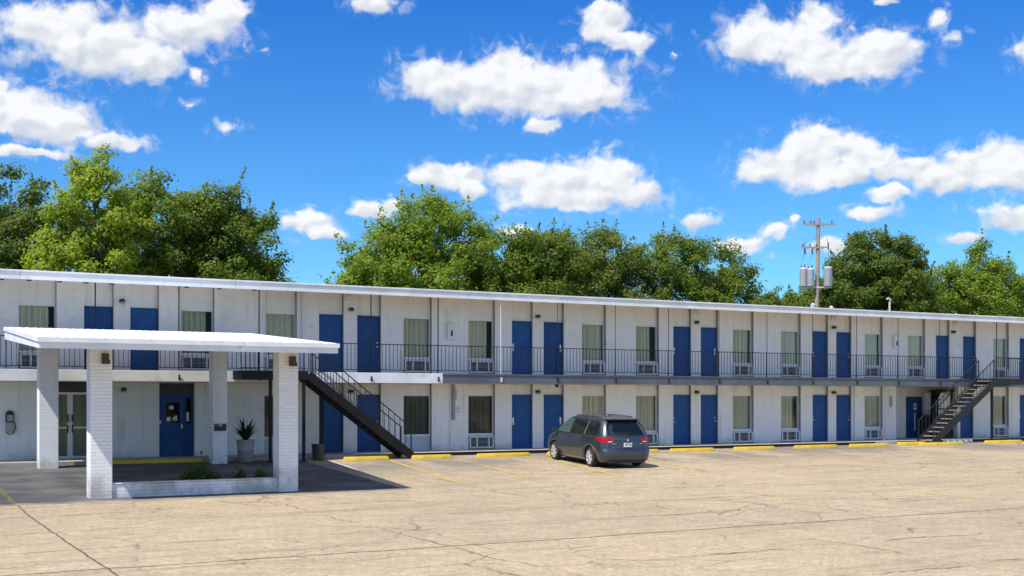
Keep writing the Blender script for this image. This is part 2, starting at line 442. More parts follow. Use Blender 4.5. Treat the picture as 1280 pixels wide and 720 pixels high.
wall(UPPER, SLAB1 + .001, SOF - .002, UP)
wall(LOWER[:18], WALK, SLAB0 - .002, WALK, x1=44.05)
wall(LOWER[19:], WALK, SLAB0 - .002, WALK, x=48.30)
mb = MB()   # end walls, rear wall, wall of the drinks recess
mb.box(-8, -7.7, D + .302, 55.7, 0, SOF - .002); mb.box(61.7, 62, D + .302, 55.7, 0, SOF - .002); mb.box(-7.698, 61.698, 55.4, 55.7, 0, SOF - .002)
mb.box(43.85, 44.048, D + .302, D + 1.5, WALK, SLAB0 - .002); mb.box(48.302, 48.48, D + .302, D + 1.5, WALK, SLAB0 - .002)
mb.box(44.05, 48.3, D + 1.2, D + 1.5, WALK, SLAB0 - .002)
mpart(mb.build('wall', M['brick']))
# roof, eaves and gravel stop
mb = MB(); mb.box(-8.6, 62.6, BAL - .02, 56.2, SOF + .052, EAVE1 - .02)
mpart(mb.build('roof', M['roof']))
mb = MB(); mb.box(-8.6, 62.6, BAL - .015, 56.1, SOF, SOF + .05)
mpart(mb.build('soffit', M['soffit']))
mb = MB()
xs = [-8.6, -2, 4.6, 11.4, 18.0, 24.6, 31.0, 37.4, 44.0, 50.4, 57, 62.6]
for a, b in zip(xs, xs[1:]):
    mb.box(a, b - .012, BAL - .055, BAL - .022, EAVE0 - .02, EAVE1 - .06)
    mb.box(a, b - .006, BAL - .085, BAL + .06, EAVE1 - .058, EAVE1)
mpart(mb.build('fascia', M['fascia'], bevel=.006))
for xx in (4.0, 4.8, 5.7, 6.5, 7.3, 9.7, 10.8, 12.0):
    mb = MB(); mb.box(xx, xx + .14, BAL - .02, BAL + .06, EAVE0 - .06, EAVE0 - .022)
    mpart(mb.build('soffit_vent', M['dark_bronze']))
# balcony slab and its edge: white near the lobby, grey further along
mb = MB(); mb.box(-8, 62, BAL + .04, D + .3, SLAB0 + .03, SLAB1, 0); mb.box(-8, 62, D + .302, 55.4, SLAB0 + .03, SLAB1 - .03)
mb.box(-8, 62, BAL + .05, D - .002, SLAB0 + .002, SLAB0 + .028, 1)
mpart(mb.build('balcony', [M['concrete'], M['soffit']]))
mb = MB(); mb.box(-8, 19.18, BAL - .03, BAL + .036, SLAB0, SLAB1 + .005); mpart(mb.build('balcony_edge', M['fascia'], bevel=.008))
mb = MB()
for a, b in ((19.19, 26.0), (26.0, 33.2), (33.2, 40.6), (40.6, 47.6), (47.6, 62)):
    mb.box(a, b - .008, BAL - .025, BAL + .036, SLAB0 + .01, SLAB1 - .05); mb.box(a, b - .008, BAL - .05, BAL + .036, SLAB1 - .048, SLAB1)
    mb.box(a, b - .008, BAL - .05, BAL - .027, SLAB0, SLAB0 + .03)
mpart(mb.build('balcony_edge', M['grey_edge']))

# windows ---------------------------------------------------------------
def curtain_mesh(w, h, gap, seed):
    rg = random.Random(seed); n = 56; pts = []
    ph = [rg.uniform(0, 6.28) for _ in range(4)]
    g0, g1 = (gap, 0) if rg.random() < .25 else (0, gap)
    for i in range(n + 1):
        u = i / n; x = g0 * w + u * w * (1 - g0 - g1)
        y = .030 * math.sin(u * 58 + ph[0]) + .018 * math.sin(u * 91 + ph[1]) + .012 * math.sin(u * 23 + ph[2])
        pts.append((x, y))
    mb = MB()
    for (xa, ya), (xb, yb) in zip(pts, pts[1:]):
        mb.face([(xa, ya, 0), (xb, yb, 0), (xb, yb, h), (xa, ya, h)])
    return mb
AC_H = .50
def window(x, z, ac, seed, gap, kind='W'):
    """one white framed picture window; origin at its lower left corner on the bay plane"""
    w = W_ + .05; zb = z + .57; zt = z + 2.13; h = zt - zb
    fb = MB(); t_ = .05
    fb.box(0, t_, .02, .1, zb, zt); fb.box(w - t_, w, .02, .1, zb, zt); fb.box(t_, w - t_, .02, .1, zt - t_, zt); fb.box(t_, w - t_, .02, .1, zb, zb + t_)
    fb.box(-.0, w, -.015, .018, zb - .035, zb + .012)
    fr = fb.build('window', M['white_metal']); fr.location = (x, D + RD - .03, 0)
    mpart(fr)
    g = MB(); g.box(t_, w - t_, .055, .061, zb + t_, zt - t_)
    pn = g.build('pane', M['glass'] if seed != 5 else M['dark_glass'], fr)
    if gap < 1:
        cm = curtain_mesh(w - .06, h + .02, gap, seed).build('curtain', M['curtain'], fr, smooth=True); cm.location = (.03, .20, zb - .01)
    # fill below the glass
    p = MB(); p.box(x, x + w, D + RD, D + .3, z, zb - .036)
    mpart(p.build('sill_panel', M['panel_blue'] if not ac else M['white']))
ac_proto = None
def air_con(x, z):
    global ac_proto
    if ac_proto is None:
        w, h = 1.06, .46
        c = MB(); t_ = .05
        c.box(0, w, -.16, 0, 0, t_); c.box(0, w, -.16, 0, h - t_, h)
        for a in (0, .30, .82, w - t_): c.box(a, a + t_, -.16, 0, t_, h - t_)
        c.box(t_, w - t_, -.04, 0, t_, h - t_)
        for i in range(9): c.box(.03 + i * .12, .09 + i * .12, -.172, -.161, h - .028, h - .008)
        ac_proto = c.build('air_conditioner', M['white_metal'])
        g = MB()
        for a, b in ((t_, .30), (.30 + t_, .82), (.82 + t_, w - t_)):
            g.box(a, b, -.06, -.041, t_, h - t_, 0)
            k = 9
            for i in range(k): zz = t_ + (h - 2 * t_) * (i + .5) / k; g.box(a, b, -.135, -.062, zz - .006, zz + .006, 1)
        g.box(t_, w - t_, -.152, -.136, h * .5 - .014, h * .5 + .014, 1)
        g.build('grille', [M['dark'], M['grille']], ac_proto)
        o = ac_proto
    else:
        o = ac_proto.copy(); COL.objects.link(o)
        for ch in ac_proto.children: d = ch.copy(); COL.objects.link(d); d.parent = o
    o.location = (x + .055, D + RD - .002, z); mpart(o)

# doors -----------------------------------------------------------------
door_proto = {}
def door(x, z, side, lockplate):
    key = (side, lockplate)
    if key not in door_proto:
        w = D_ - .014; h = 2.13
        d = MB(); d.box(0, .035, -.02, .05, 0, h); d.box(w - .035, w, -.02, .05, 0, h); d.box(.035, w - .035, -.02, .05, h - .035, h)
        d.box(.041, w - .041, 0, .045, .012, h - .041)
        o = d.build('door', M['blue'], bevel=.004)
        hb = MB(); hx = w - .10 if side == 'r' else .10
        hb.lathe([(.032, 0), (.032, -.015), (.016, -.018), (.016, -.04), (.03, -.05), (.03, -.075), (.012, -.085)], (hx, 0, .98), 10, axis='y')
        lb = MB(); lb.lathe([(.028, 0), (.028, -.022), (.01, -.024)], (hx, 0, 1.13), 10, axis='y')
        if lockplate: hb.box(hx - .035, hx + .035, -.012, .004, .93, 1.22)
        hb.build('handle', M['chrome'], o, smooth=False); lb.build('lock', M['chrome'], o)
        pb = MB(); pb.lathe([(.012, 0), (.012, -.006), (.006, -.008)], (w / 2, 0, 1.52), 8, axis='y'); pb.build('peephole', M['chrome'], o)
        door_proto[key] = o
    else:
        o = door_proto[key].copy(); COL.objects.link(o)
        for ch in door_proto[key].children: q = ch.copy(); COL.objects.link(q); q.parent = o
    o.location = (x, D + RD - .045, z); mpart(o)

gaps_u = {4.72: .2, 9.92: .22, 12.91: 0, 18.27: .03, 21.01: .2, 26.22: 0, 28.90: .28, 34.07: 0, 36.84: .06, 41.99: .04, 44.84: .0, 50.90: 0, 1.95: .1, 56.3: .1}
gaps_l = {12.87: .0, 18.27: .02, 21.01: .04, 26.22: .03, 28.90: 0, 34.07: 0, 36.84: .25, 41.99: 0, 50.90: .1, 56.3: .1}
no_ac_l = {12.87, 18.27}
sd = 10; flip = 0
for opens, z, gaps in ((UPPER, UP, gaps_u), (LOWER, WALK, gaps_l)):
    prev = None
    for e in opens:
        if e[0] == 'W':
            sd += 1; low = z == WALK
            ac = not (low and e[1] in no_ac_l)
            window(e[1], z, ac, 5 if (low and e[1] in (12.87, 18.27, 21.01)) else sd, gaps.get(e[1], .05) * .75)
            if ac: air_con(e[1], z + .05)
            prev = None
        elif e[0] == 'D':
            side = 'l' if prev != 'D' else 'r'
            door(e[1], z, side, (sd + len(door_proto)) % 3 == 0)
            prev = 'D'
        else: prev = None

# lobby double glass door
def framed(o_name, x0, x1, z0, z1, y, fr_m, fw, parent=None):
    f = MB(); f.box(x0, x0 + fw, y, y + .06, z0, z1); f.box(x1 - fw, x1, y, y + .06, z0, z1)
    f.box(x0 + fw, x1 - fw, y, y + .06, z0, z0 + fw); f.box(x0 + fw, x1 - fw, y, y + .06, z1 - fw, z1)
    return f
y0 = D + RD - .02
for x0, x1, hx in ((5.58, 6.325, 6.25), (6.335, 7.06, 6.40)):
    f = framed('door', x0, x1, WALK + .01, WALK + 2.2, y0, None, .075)
    f.box(x0 + .075, x1 - .075, y0 + .005, y0 + .05, WALK + 1.0, WALK + 1.055)
    o = mpart(f.build('door', M['white_metal'], bevel=.004)); o['label'] = 'white framed glass lobby door leaf'
    g = MB(); g.box(x0 + .075, x1 - .075, y0 + .022, y0 + .03, WALK + .085, WALK + 2.125); g.build('pane', M['glass'], o)
    h = MB(); h.box(hx - .025, hx + .025, y0 - .05, y0 - .001, WALK + 1.22, WALK + 1.46); h.box(hx - .02, hx + .02, y0 - .03, y0 - .001, WALK + .86, WALK + 1.12)
    h.build('handle', M['dark'], o)
mb = MB(); mb.box(5.58, 7.06, y0 + .01, y0 + .05, WALK + 2.2, WALK + 2.62); mpart(mb.build('transom', M['dark_bronze']))
mb = MB(); mb.box(5.3, 7.6, D + 1.3, D + 1.34, WALK, SLAB0 - .02); o = mpart(mb.build('lobby_screen', M['curtain']))
mb = MB(); mb.box(5.6, 7.06, D + .32, D + 1.28, WALK - .01, WALK + .02); mpart(mb.build('lobby_floor', M['concrete']))
# office entrance: blue half glazed door, sidelight, dark transom
x0, x1 = 9.20, 10.386
f = MB(); f.box(x0, x0 + .1, y0, y0 + .06, WALK, WALK + 2.14); f.box(x0 + .102, x1, y0 + .004, y0 + .05, WALK + 2.08, WALK + 2.14)
mpart(f.build('door_frame', M['blue']))
f = MB(); a, b = x0 + .105, 10.06; yy = y0 + .006
f.box(a, b, yy, yy + .045, WALK + .012, WALK + 1.16); f.box(a, b, yy, yy + .045, WALK + 1.86, WALK + 2.076)
f.box(a, a + .14, yy, yy + .045, WALK + 1.16, WALK + 1.86); f.box(b - .14, b, yy, yy + .045, WALK + 1.16, WALK + 1.86)
o = mpart(f.build('door', M['blue'])); o['label'] = 'blue half glazed office door with papers taped inside'
g = MB(); g.box(a + .14, b - .14, yy + .018, yy + .024, WALK + 1.16, WALK + 1.86); g.build('pane', M['dark_glass'], o)
for (px, pz, pw, ph) in ((.26, 1.62, .15, .12), (.17, 1.22, .13, .14), (.38, 1.25, .09, .10), (.45, 1.22, .08, .18)):
    q = MB(); q.box(a + px, a + px + pw, yy + .008, yy + .011, WALK + pz, WALK + pz + ph); q.build('notice', M['paper'], o)
q = MB(); q.box(x0 + .005, x0 + .09, y0 - .006, y0 - .001, WALK + 1.12, WALK + 1.24); mpart(q.build('notice', M['paper']))
q = MB(); q.box(b - .10, b - .05, yy - .05, yy - .002, WALK + .95, WALK + 1.10); q.build('handle', M['chrome'], o)
f = framed('sidelight', b + .01, x1, WALK + .01, WALK + 2.076, y0 + .004, None, .07); f.box(b + .08, x1 - .07, y0 + .01, y0 + .05, WALK + .08, WALK + 1.12)
o = mpart(f.build('sidelight', M['blue']))
g = MB(); g.box(b + .08, x1 - .07, y0 + .025, y0 + .03, WALK + 1.12, WALK + 2.0); g.build('pane', M['dark_glass'], o)
q = MB(); q.box(b + .10, b + .18, y0 + .018, y0 + .021, WALK + 1.2, WALK + 1.52); q.build('notice', M['paper'], o)
mb = MB(); mb.box(x0, x1, y0 + .01, y0 + .05, WALK + 2.142, WALK + 2.52); mpart(mb.build('transom', M['dark_bronze']))
# service door at the back of the recess
f = MB(); f.box(46.0, 47.05, D + 1.14, D + 1.198, WALK, WALK + 2.05)
o = mpart(f.build('door', M['blue'], bevel=.004)); o['label'] = 'blue service door with a small sign and long white pull bar'
q = MB(); q.box(46.46, 46.52, D + 1.08, D + 1.10, WALK + .35, WALK + 1.25); q.box(46.47, 46.51, D + 1.10, D + 1.14, WALK + .4, WALK + .44); q.box(46.47, 46.51, D + 1.10, D + 1.14, WALK + 1.16, WALK + 1.2); q.build('handle', M['white_metal'], o)
q = MB(); q.box(46.46, 46.66, D + 1.128, D + 1.138, WALK + 1.40, WALK + 1.72, 0)
q.box(46.50, 46.62, D + 1.122, D + 1.127, WALK + 1.47, WALK + 1.66, 1); q.build('sign', [M['paper'], M['red_mark']], o)

# railings, hangers -------------------------------------------------------
HANG = [6.85, 9.51, 12.23, 16.34, 19.00, 21.63, 24.14, 26.86, 29.48, 32.10, 34.72, 37.33, 39.98, 42.60, 45.34, 49.31]
RY = BAL + .03
def railing(x0, x1, first=True):
    b = MB(); top = UP + 1.01; bot = UP + .08
    b.box(x0, x1, RY - .02, RY + .02, top - .018, top + .012); b.box(x0, x1, RY - .012, RY + .012, bot - .012, bot + .012)
    n = max(2, round((x1 - x0) / .152))
    for i in range(n): xx = x0 + (x1 - x0) * i / n; b.box(xx - .008, xx + .008, RY - .008, RY + .008, bot, top)
    for xx in (x0, x1): b.box(xx - .014, xx + .014, RY - .014, RY + .014, SLAB1 - .02, top)
    mpart(b.build('railing', M['rail']))
cuts = [-7.9, -5, -2.4, .2, 2.8, 4.2] + HANG[:2] + [12.2] + [14.1] + HANG[3:15] + [47.9]
segl = list(zip(cuts, cuts[1:]))
segl = [s for s in segl if s != (12.2, 14.1)] + [(50.25, 53.2), (53.2, 56), (56, 59), (59, 61.9)]
for a, b in segl: railing(a, b)
for i, xx in enumerate(HANG):
    b = MB(); dark = i < 5 or i == 15 or xx == 12.23
    b.tube([(xx, BAL + .0, SLAB0 + .12), (xx, BAL, SOF - .001)],   .022 if dark else .014, 6)
    b.box(xx - .03, xx + .03, BAL - .075, BAL - .054, SLAB0 + .06, SLAB0 + .24)
    b.box(xx - .025, xx + .025, BAL - .06, BAL + .02, SLAB0 + .10, SLAB0 + .13)
    mpart(b.build('hanger_rod', M['white_metal'] if i == 5 else M['black_steel'] if dark else M['rail']))
# downpipes and conduit on the wall
for xx, z0, z1, yy in ((14.27, UP + .1, SOF - .003, D - .06), (41.3, WALK + .05, SLAB0 - .01, D - .05)):
    b = MB(); b.tube([(xx, yy, z0), (xx, yy, z1)], .035 if yy > 41 else .028, 8); b.box(xx - .05, xx + .05, yy - .02, yy + .06, z0 + .9, z0 + .93)
    mpart(b.build('downpipe', M['white_metal'], smooth=True))
for pts in ([(20.22, D - .03, .25), (20.22, D - .03, 2.7)], [(43.3, D - .03, .3), (43.3, D - .03, 2.7)], [(43.52, D - .03, 1.2), (43.52, D - .03, 2.7)], [(20.06, D - .02, 5.05), (20.06, D - .02, 5.6)]):
    b = MB(); b.tube(pts, .022, 6); mpart(b.build('conduit', M['white_metal'], smooth=True))
b = MB(); b.box(20.28, 20.40, D - .09, D - .001, 1.35, 2.7); b.box(20.30, 20.44, D - .14, D - .091, 2.15, 2.5); mpart(b.build('meter_box', M['grey_box'], bevel=.006))
b = MB(); b.lathe([(.10, 0), (.10, -.07), (.085, -.10), (.02, -.12)], (20.60, D - .002, 1.72), 14, axis='y'); b.box(20.41, 20.5, D - .08, D - .002, 1.67, 1.77); mpart(b.build('meter', M['paper'], smooth=True))
for xx, zz in ((20.06, 4.45), (43.80, 4.58)):
    b = MB(); b.box(xx, xx + .34, D - .13, D - .001, zz, zz + .62); o = mpart(b.build('cabinet', M['white_metal'], bevel=.03))
    q = MB(); q.box(xx + .13, xx + .21, D - .137, D - .131, zz + .12, zz + .34); q.build('slot', M['dark'], o)
b = MB(); b.box(43.62, 43.75, D - .06, D - .001, 1.75, 2.25); mpart(b.build('cabinet', M['grey_box']))
q = MB(); q.box(19.55, 19.60, D - .03, D - .001, .95, 1.42); mpart(q.build('conduit', M['white']))
# lamps between the door pairs
lamp_proto = None
def wall_lamp(x, z):
    global lamp_proto
    if lamp_proto is None:
        b = MB(); b.lathe([(.07, 0), (.07, -.03), (.05, -.05)], (0, 0, 0), 12, axis='y')
        b.lathe([(.0, .07), (.06, .06), (.10, .0), (.105, -.03)], (0, -.14, 0), 14)
        b.bar((0, -.03, .03), (0, -.14, .05), .04)
        lamp_proto = b.build('wall_lamp', M['dark_bronze'], smooth=True)
        q = MB(); q.lathe([(.085, -.035), (.08, -.07), (.03, -.10)], (0, -.14, 0), 12); q.build('bulb_glass', M['grey_box'], lamp_proto, smooth=True)
        o = lamp_proto
    else:
        o = lamp_proto.copy(); COL.objects.link(o)
        for ch in lamp_proto.children: d = ch.copy(); COL.objects.link(d); d.parent = o
    o.location = (x, D - .001, z); mpart(o)
for xx in (7.95, 16.13, 24.08, 32.02, 39.96, 47.9):
    wall_lamp(xx, UP + 2.33)
for xx in (8.0, 16.13, 24.08, 32.02, 39.96): wall_lamp(xx, WALK + 2.25 if xx > 9 else WALK + 2.3)
for xx in (16.08, 32.0, 39.98, 48.1):
    b = MB(); b.box(xx - .14, xx + .14, D - .10, D - .001, UP + 2.66, UP + 2.84); b.lathe([(.05, 0), (.07, -.07), (.02, -.075)], (xx + .06, D - .10, UP + 2.75), 10, axis='y'); mpart(b.build('emergency_light', M['white_metal']))
b = MB(); b.box(24.15, 24.25, BAL + .08, BAL + .2, SLAB0 - .12, SLAB0 - .002); mpart(b.build('lamp_socket', M['dark_bronze']))
def plate(x, z):
    b = MB(); b.box(x, x + .17, D - .015, D - .001, z, z + .12); o = mpart(b.build('number_plate', M['paper']))
for xx in (6.3, 14.55, 17.6, 25.62, 33.5, 41.4, 48.35): plate(xx, UP + 1.62)
for xx in (22.55, 33.45, 38.3, 41.45): plate(xx, WALK + 2.0)
b = MB(); b.tube([(48.85, D + 5, EAVE1 - .02), (48.85, D + 5, 7.3), (48.83, D + 4.9, 7.45), (48.6, D + 4.8, 7.5), (48.35, D + 4.7, 7.47)], .05, 8); mpart(b.build('vent_pipe', M['galvanised'], smooth=True))
b = MB(); b.box(43.6, 46.0, D + 4.6, D + 6.0, EAVE1 - .02, EAVE1 + .32); mpart(b.build('roof_hatch', M['galvanised'], bevel=.03))

# ------------------------------------------------------------------ outside stairs
def stair(name, xt, xb, zt, zb, ya, yb, sm, tm, land, posts, label, post_m):
    s = empty(name, (xt, (ya + yb) / 2, 0), label=label, cat='outside stairs')
    inv = Matrix.Translation((-xt, -(ya + yb) / 2, 0))
    def P(o): o.parent = s; o.matrix_parent_inverse = inv; return o
    dirx = 1 if xb > xt else -1; n = 15
    for yy in (ya, yb):
        b = MB(); b.bar((xt, yy, zt - .14), (xb, yy, zb - .02), .05, .30); P(b.build('stringer', sm))
    for i in range(n):
        f = (i + .5) / n; x = xt + (xb - xt) * f; z = zt + (zb - zt) * f
        b = MB(); b.box(x - .125, x + .125, min(ya, yb) + .03, max(ya, yb) - .03, z - .05, z - .005); P(b.build('tread', tm))
    sl = (zb - zt) / (xb - xt); hgt = .98
    for yy in (ya, yb):
        b = MB(); x0, x1 = xt + dirx * .15, xb - dirx * .02
        zz = lambda x: zt + sl * (x - xt)
        b.bar((x0, yy, zz(x0) + hgt), (x1, yy, zz(x1) + hgt), .045, .03)
        b.bar((x0, yy, zz(x0) + .16), (x1, yy, zz(x1) + .16), .025, .02)
        b.box(x1 - .02, x1 + .02, yy - .02, yy + .02, zz(x1) - .12, zz(x1) + hgt + .015); b.box(x0 - .02, x0 + .02, yy - .02, yy + .02, zz(x0) - .1, zz(x0) + hgt + .02)
        m = 17
        for i in range(1, m): x = x0 + (x1 - x0) * i / m; b.box(x - .009, x + .009, yy - .009, yy + .009, zz(x) + .16, zz(x) + hgt)
        P(b.build('handrail', M['rail'] if sm != M['grey_steel'] else sm))
    la, lb = land
    b = MB(); b.box(la, lb, min(ya, yb) - .03, BAL - .06, zt - .30, zt - .05); b.box(la, lb, min(ya, yb) - .02, BAL - .058, zt - .048, zt - .003)
    P(b.build('landing', sm))
    b = MB(); y_ = min(ya, yb); top = UP + 1.0
    b.box(la, lb, y_ - .018, y_ + .018, top - .03, top); b.box(la, lb, y_ - .01, y_ + .01, zt + .08, zt + .1)
    k = max(3, int((lb - la) / .15))
    for i in range(k + 1): x = la + (lb - la) * i / k; b.box(x - .009, x + .009, y_ - .009, y_ + .009, zt - .01, top - .03)
    P(b.build('landing_rail', M['rail']))
    for (px, py, pz) in posts:
        b = MB(); b.box(px - .045, px + .045, py - .045, py + .045, gz(py) if py < KERB - .05 else WALK, pz); b.box(px - .1, px + .1, py - .1, py + .1, (gz(py) if py < KERB - .05 else WALK), (gz(py) if py < KERB - .05 else WALK) + .015)
        P(b.build('post', post_m))
    return s
stair('staircase', 13.62, 17.45, 3.12, .16, 39.12, 40.02, M['black_steel'], M['black_steel'], (11.3, 13.62),
      [(13.47, 39.17, 2.82), (12.3, 39.17, 2.82), (14.42, 40.0, 2.3)], 'black steel staircase with thin railings beside the white entrance canopy', M['black_steel'])
stair('staircase', 47.95, 43.72, 3.12, .14, 39.12, 40.02, M['grey_steel'], M['tread'], (47.95, 50.2),
      [(47.75, 39.2, 2.82)], 'grey steel staircase with pale worn treads at the far end of the motel', M['black_steel'])

# ------------------------------------------------------------------ ice machine in the recess
ice = empty('ice_machine', (46.9, D + .45, WALK), label='tall dark machine cage with white panel behind the grey staircase', cat='machine')
def ip(mb, name, m): 
    o = mb.build(name, m); o.parent = ice; o.matrix_parent_inverse = Matrix.Translation((-46.9, -(D + .45), -WALK)); return o
b = MB(); b.box(46.75, 48.0, D + .25, D + 1.1, WALK + .08, WALK + 1.15); ip(b, 'body', M['dark'])
b = MB(); b.box(47.05, 48.0, D + .22, D + 1.0, WALK + 1.15, WALK + 2.25); ip(b, 'panel', M['paper'])
b = MB()
for xx in (46.62, 47.02, 48.05):
    b.box(xx, xx + .06, D + 0.130, D + 0.200, WALK, WALK + 2.42)
b.box(46.5, 48.25, D + 0.130, D + 0.200, WALK + 2.32, WALK + 2.40); b.box(46.62, 48.05, D + 0.140, D + 0.190, WALK + 1.42, WALK + 1.47); b.box(46.62, 48.05, D + 0.140, D + 0.190, WALK + .5, WALK + .55)
b.bar((47.08, D + 0.160, WALK + 1.5), (48.05, D + 0.160, WALK + 2.28), .03); b.bar((46.65, D + 0.160, WALK + .55), (47.0, D + 0.160, WALK + 1.42), .03)
for k in range(12): b.box(46.68 + k * .03, 46.69 + k * .03, D + 0.155, D + 0.175, WALK + .55, WALK + 2.32)
ip(b, 'cage', M['black_steel'])
b = MB(); b.tube([(46.72, D + 0.080, WALK + .2), (46.7, D + 0.060, WALK + 1.9), (46.9, D + 0.080, WALK + 2.3), (47.9, D + 0.100, WALK + 2.36)], [.08, .10, .09, .05], 8); b.tube([(46.95, D + 0.050, WALK + .3), (46.93, D + 0.050, WALK + 2.0), (47.2, D + 0.080, WALK + 2.34)], .05, 8)
ip(b, 'duct', M['black_steel'])
b = MB(); b.box(46.78, 46.9, D + 0.050, D + 0.120, WALK + 1.3, WALK + 1.9); b.box(46.72, 46.92, D + 0.060, D + 0.130, WALK + .5, WALK + .95); ip(b, 'gauge_box', M['grey_box'])

# ------------------------------------------------------------------ entrance canopy
can = empty('entrance_canopy', (7.7, 34.5, 0), label='white entrance canopy on brick columns in front of the lobby', cat='canopy')
cinv = Matrix.Translation((-7.7, -34.5, 0))
def cp(o): o.parent = can; o.matrix_parent_inverse = cinv; return o
CF, CB = 29.25, 39.75
def cx_(y, left): 
    t = (y - CF) / (CB - CF); return 3.75 + .36 * t if left else 10.98 + .80 * t
def cz_(y): return 3.60 + (4.37 - 3.60) * (y - CF) / (CB - CF)
b = MB(); n = 34                                         # ribbed metal deck
for i in range(n):
    for (u0, u1, h0, h1) in ((0, .60, 0, 0), (.60, .70, 0, .018), (.70, .90, .018, .018), (.90, 1, .018, 0)):
        f0, f1 = (i + u0) / n, (i + u1) / n
        def P(f, y, h): return (cx_(y, 1) + (cx_(y, 0) - cx_(y, 1)) * f, y, cz_(y) + h)
        b.face([P(f0, CF - .03, h0), P(f1, CF - .03, h1), P(f1, CB, h1), P(f0, CB, h0)])
cp(b.build('roof_deck', M['white']))
b = MB()
def quadbox(b, ps, t0, t1):
    """closed slab over four plan corners, from t0 to t1 relative to the deck"""
    lo = [(x, y, cz_(y) + t0) for x, y in ps]; hi = [(x, y, cz_(y) + t1) for x, y in ps]
    b.face(list(reversed(lo))); b.face(hi)
    for i in range(4): j = (i + 1) % 4; b.face([lo[i], lo[j], hi[j], hi[i]])
quadbox(b, [(cx_(CF, 1) + .05, CF + .05), (cx_(CF, 0) - .05, CF + .05), (cx_(CB, 0) - .05, CB - .05), (cx_(CB, 1) + .05, CB - .05)], -.22, -.006)
cp(b.build('soffit', M['soffit']))
b = MB()                                                # two-step metal fascia on every side
for (o_, t0, t1) in ((.0, -.245, -.10), (.035, -.098, .012)):
    a0, a1, b0, b1 = (cx_(CF, 1) - o_, CF - o_), (cx_(CF, 0) + o_, CF - o_), (cx_(CB, 0) + o_, CB + o_), (cx_(CB, 1) - o_, CB + o_)
    extra = -.12
    def strip(p, q, nx, ny, w=.045):
        ps = [(p[0], p[1]), (q[0], q[1]), (q[0] + nx * w, q[1] + ny * w), (p[0] + nx * w, p[1] + ny * w)]
        lo = [(x, y, cz_(y) + t0 + (extra * (y - CF) / (CB - CF) if t0 < -.2 else 0)) for x, y in ps]; hi = [(x, y, cz_(y) + t1) for x, y in ps]
        b.face(list(reversed(lo))); b.face(hi)
        for i in range(4): j = (i + 1) % 4; b.face([lo[i], lo[j], hi[j], hi[i]])
    strip(a0, a1, 0, 1); strip((b0[0], b0[1]), (b1[0], b1[1]), 0, -1)
    strip((a0[0], a0[1] + .046), (b1[0], b1[1] - .046), 1, 0); strip((a1[0], a1[1] + .046), (b0[0], b0[1] - .046), -1, 0)
cp(b.build('fascia', M['fascia']))
for i, (x0, x1, ya, yb) in enumerate(((5.08, 5.60, 30.50, 31.02), (9.80, 10.32, 30.45, 30.97), (5.02, 5.58, 39.10, 39.62), (10.36, 10.84, 39.15, 39.63))):
    b = MB(); b.box(x0, x1, ya, yb, gz(ya) - .05, cz_(ya) - .20)
    c = cp(b.build('column', M['brick_column'], bevel=.012))
    if i < 2:
        q = MB(); q.box(x0 + .26, x0 + .42, ya - .13, ya - .002, 3.06, 3.30); q.box(x0 + .24, x0 + .44, ya - .16, ya - .132, 3.04, 3.14); q.build('flood_lamp', M['dark_bronze'], c)
b = MB(); b.box(5.602, 9.798, 30.55, 30.86, gz(30.6) - .05, .09); b.box(5.602, 9.798, 30.53, 30.88, .09, .115)
cp(b.build('low_wall', M['brick_column'], bevel=.01))
# plate sign on the rear column
b = MB(); b.box(10.40, 10.80, 39.118, 39.148, 1.12, 1.36)
s = b.build('sign', M['dark']); tag(s, 'small black plate sign on the rear right column of the canopy', 'sign')
q = MB()
for (a, w_, z) in ((.04, .03, 1.30), (.12, .05, 1.31), (.18, .04, 1.31), (.23, .05, 1.31), (.17, .04, 1.27), (.22, .03, 1.27)): q.box(10.40 + a, 10.40 + a + w_, 39.114, 39.117, z, z + .022)
q.build('lettering', M['paper'], s)
# wall box with hose left of the lobby
wb = empty('wall_phone', (4.46, D, 1.3), label='black hooded phone box with dangling cord on the lobby wall', cat='phone')
def wp(mb, name, m): o = mb.build(name, m, wb, smooth=True); return o
b = MB(); b.box(-.12, .12, -.14, -.001, .12, .38); b.lathe([(.12, -.14), (.12, -.001)], (0, 0, .38), 16, axis='y'); wp(b, 'hood', M['dark'])
b = MB(); b.box(-.09, .09, -.15, -.142, .16, .36); b.box(-.12, .12, -.10, -.001, -.22, .118); wp(b, 'body', M['grey_box'])
b = MB(); b.tube([(-.10, -.11, -.2), (-.02, -.13, -.28), (.10, -.12, -.24), (.17, -.1, -.05), (.13, -.09, .12)], .018, 6); wp(b, 'cord', M['dark'])

# ------------------------------------------------------------------ wheel stops
STOPS = [(14.85, 16.5, 'yellow wheel stop in the shade at the foot of the black staircase'),
         (17.42, 18.95, 'short yellow wheel stop just right of the black staircase foot'),
         (20.0, 22.2, 'yellow wheel stop left of the parked minivan'),
         (23.0, 25.2, 'yellow wheel stop in front of the parked minivan'),
         (26.0, 28.1, 'yellow wheel stop peeking out right of the minivan'),
         (28.7, 30.86, 'second yellow wheel stop to the right of the minivan'),
         (31.94, 34.06, 'third yellow wheel stop to the right of the minivan'),
         (35.2, 37.6, 'fourth yellow wheel stop to the right of the minivan'),
         (38.4, 40.67, 'yellow wheel stop next left of the pair by the grey staircase'),
         (41.7, 43.4, 'yellow wheel stop half hidden behind another by the grey staircase'),
         (42.42, 45.2, 'yellow wheel stop directly before the foot of the grey staircase'),
         (47.06, 49.56, 'yellow wheel stop at the right end, beyond the grey staircase')]
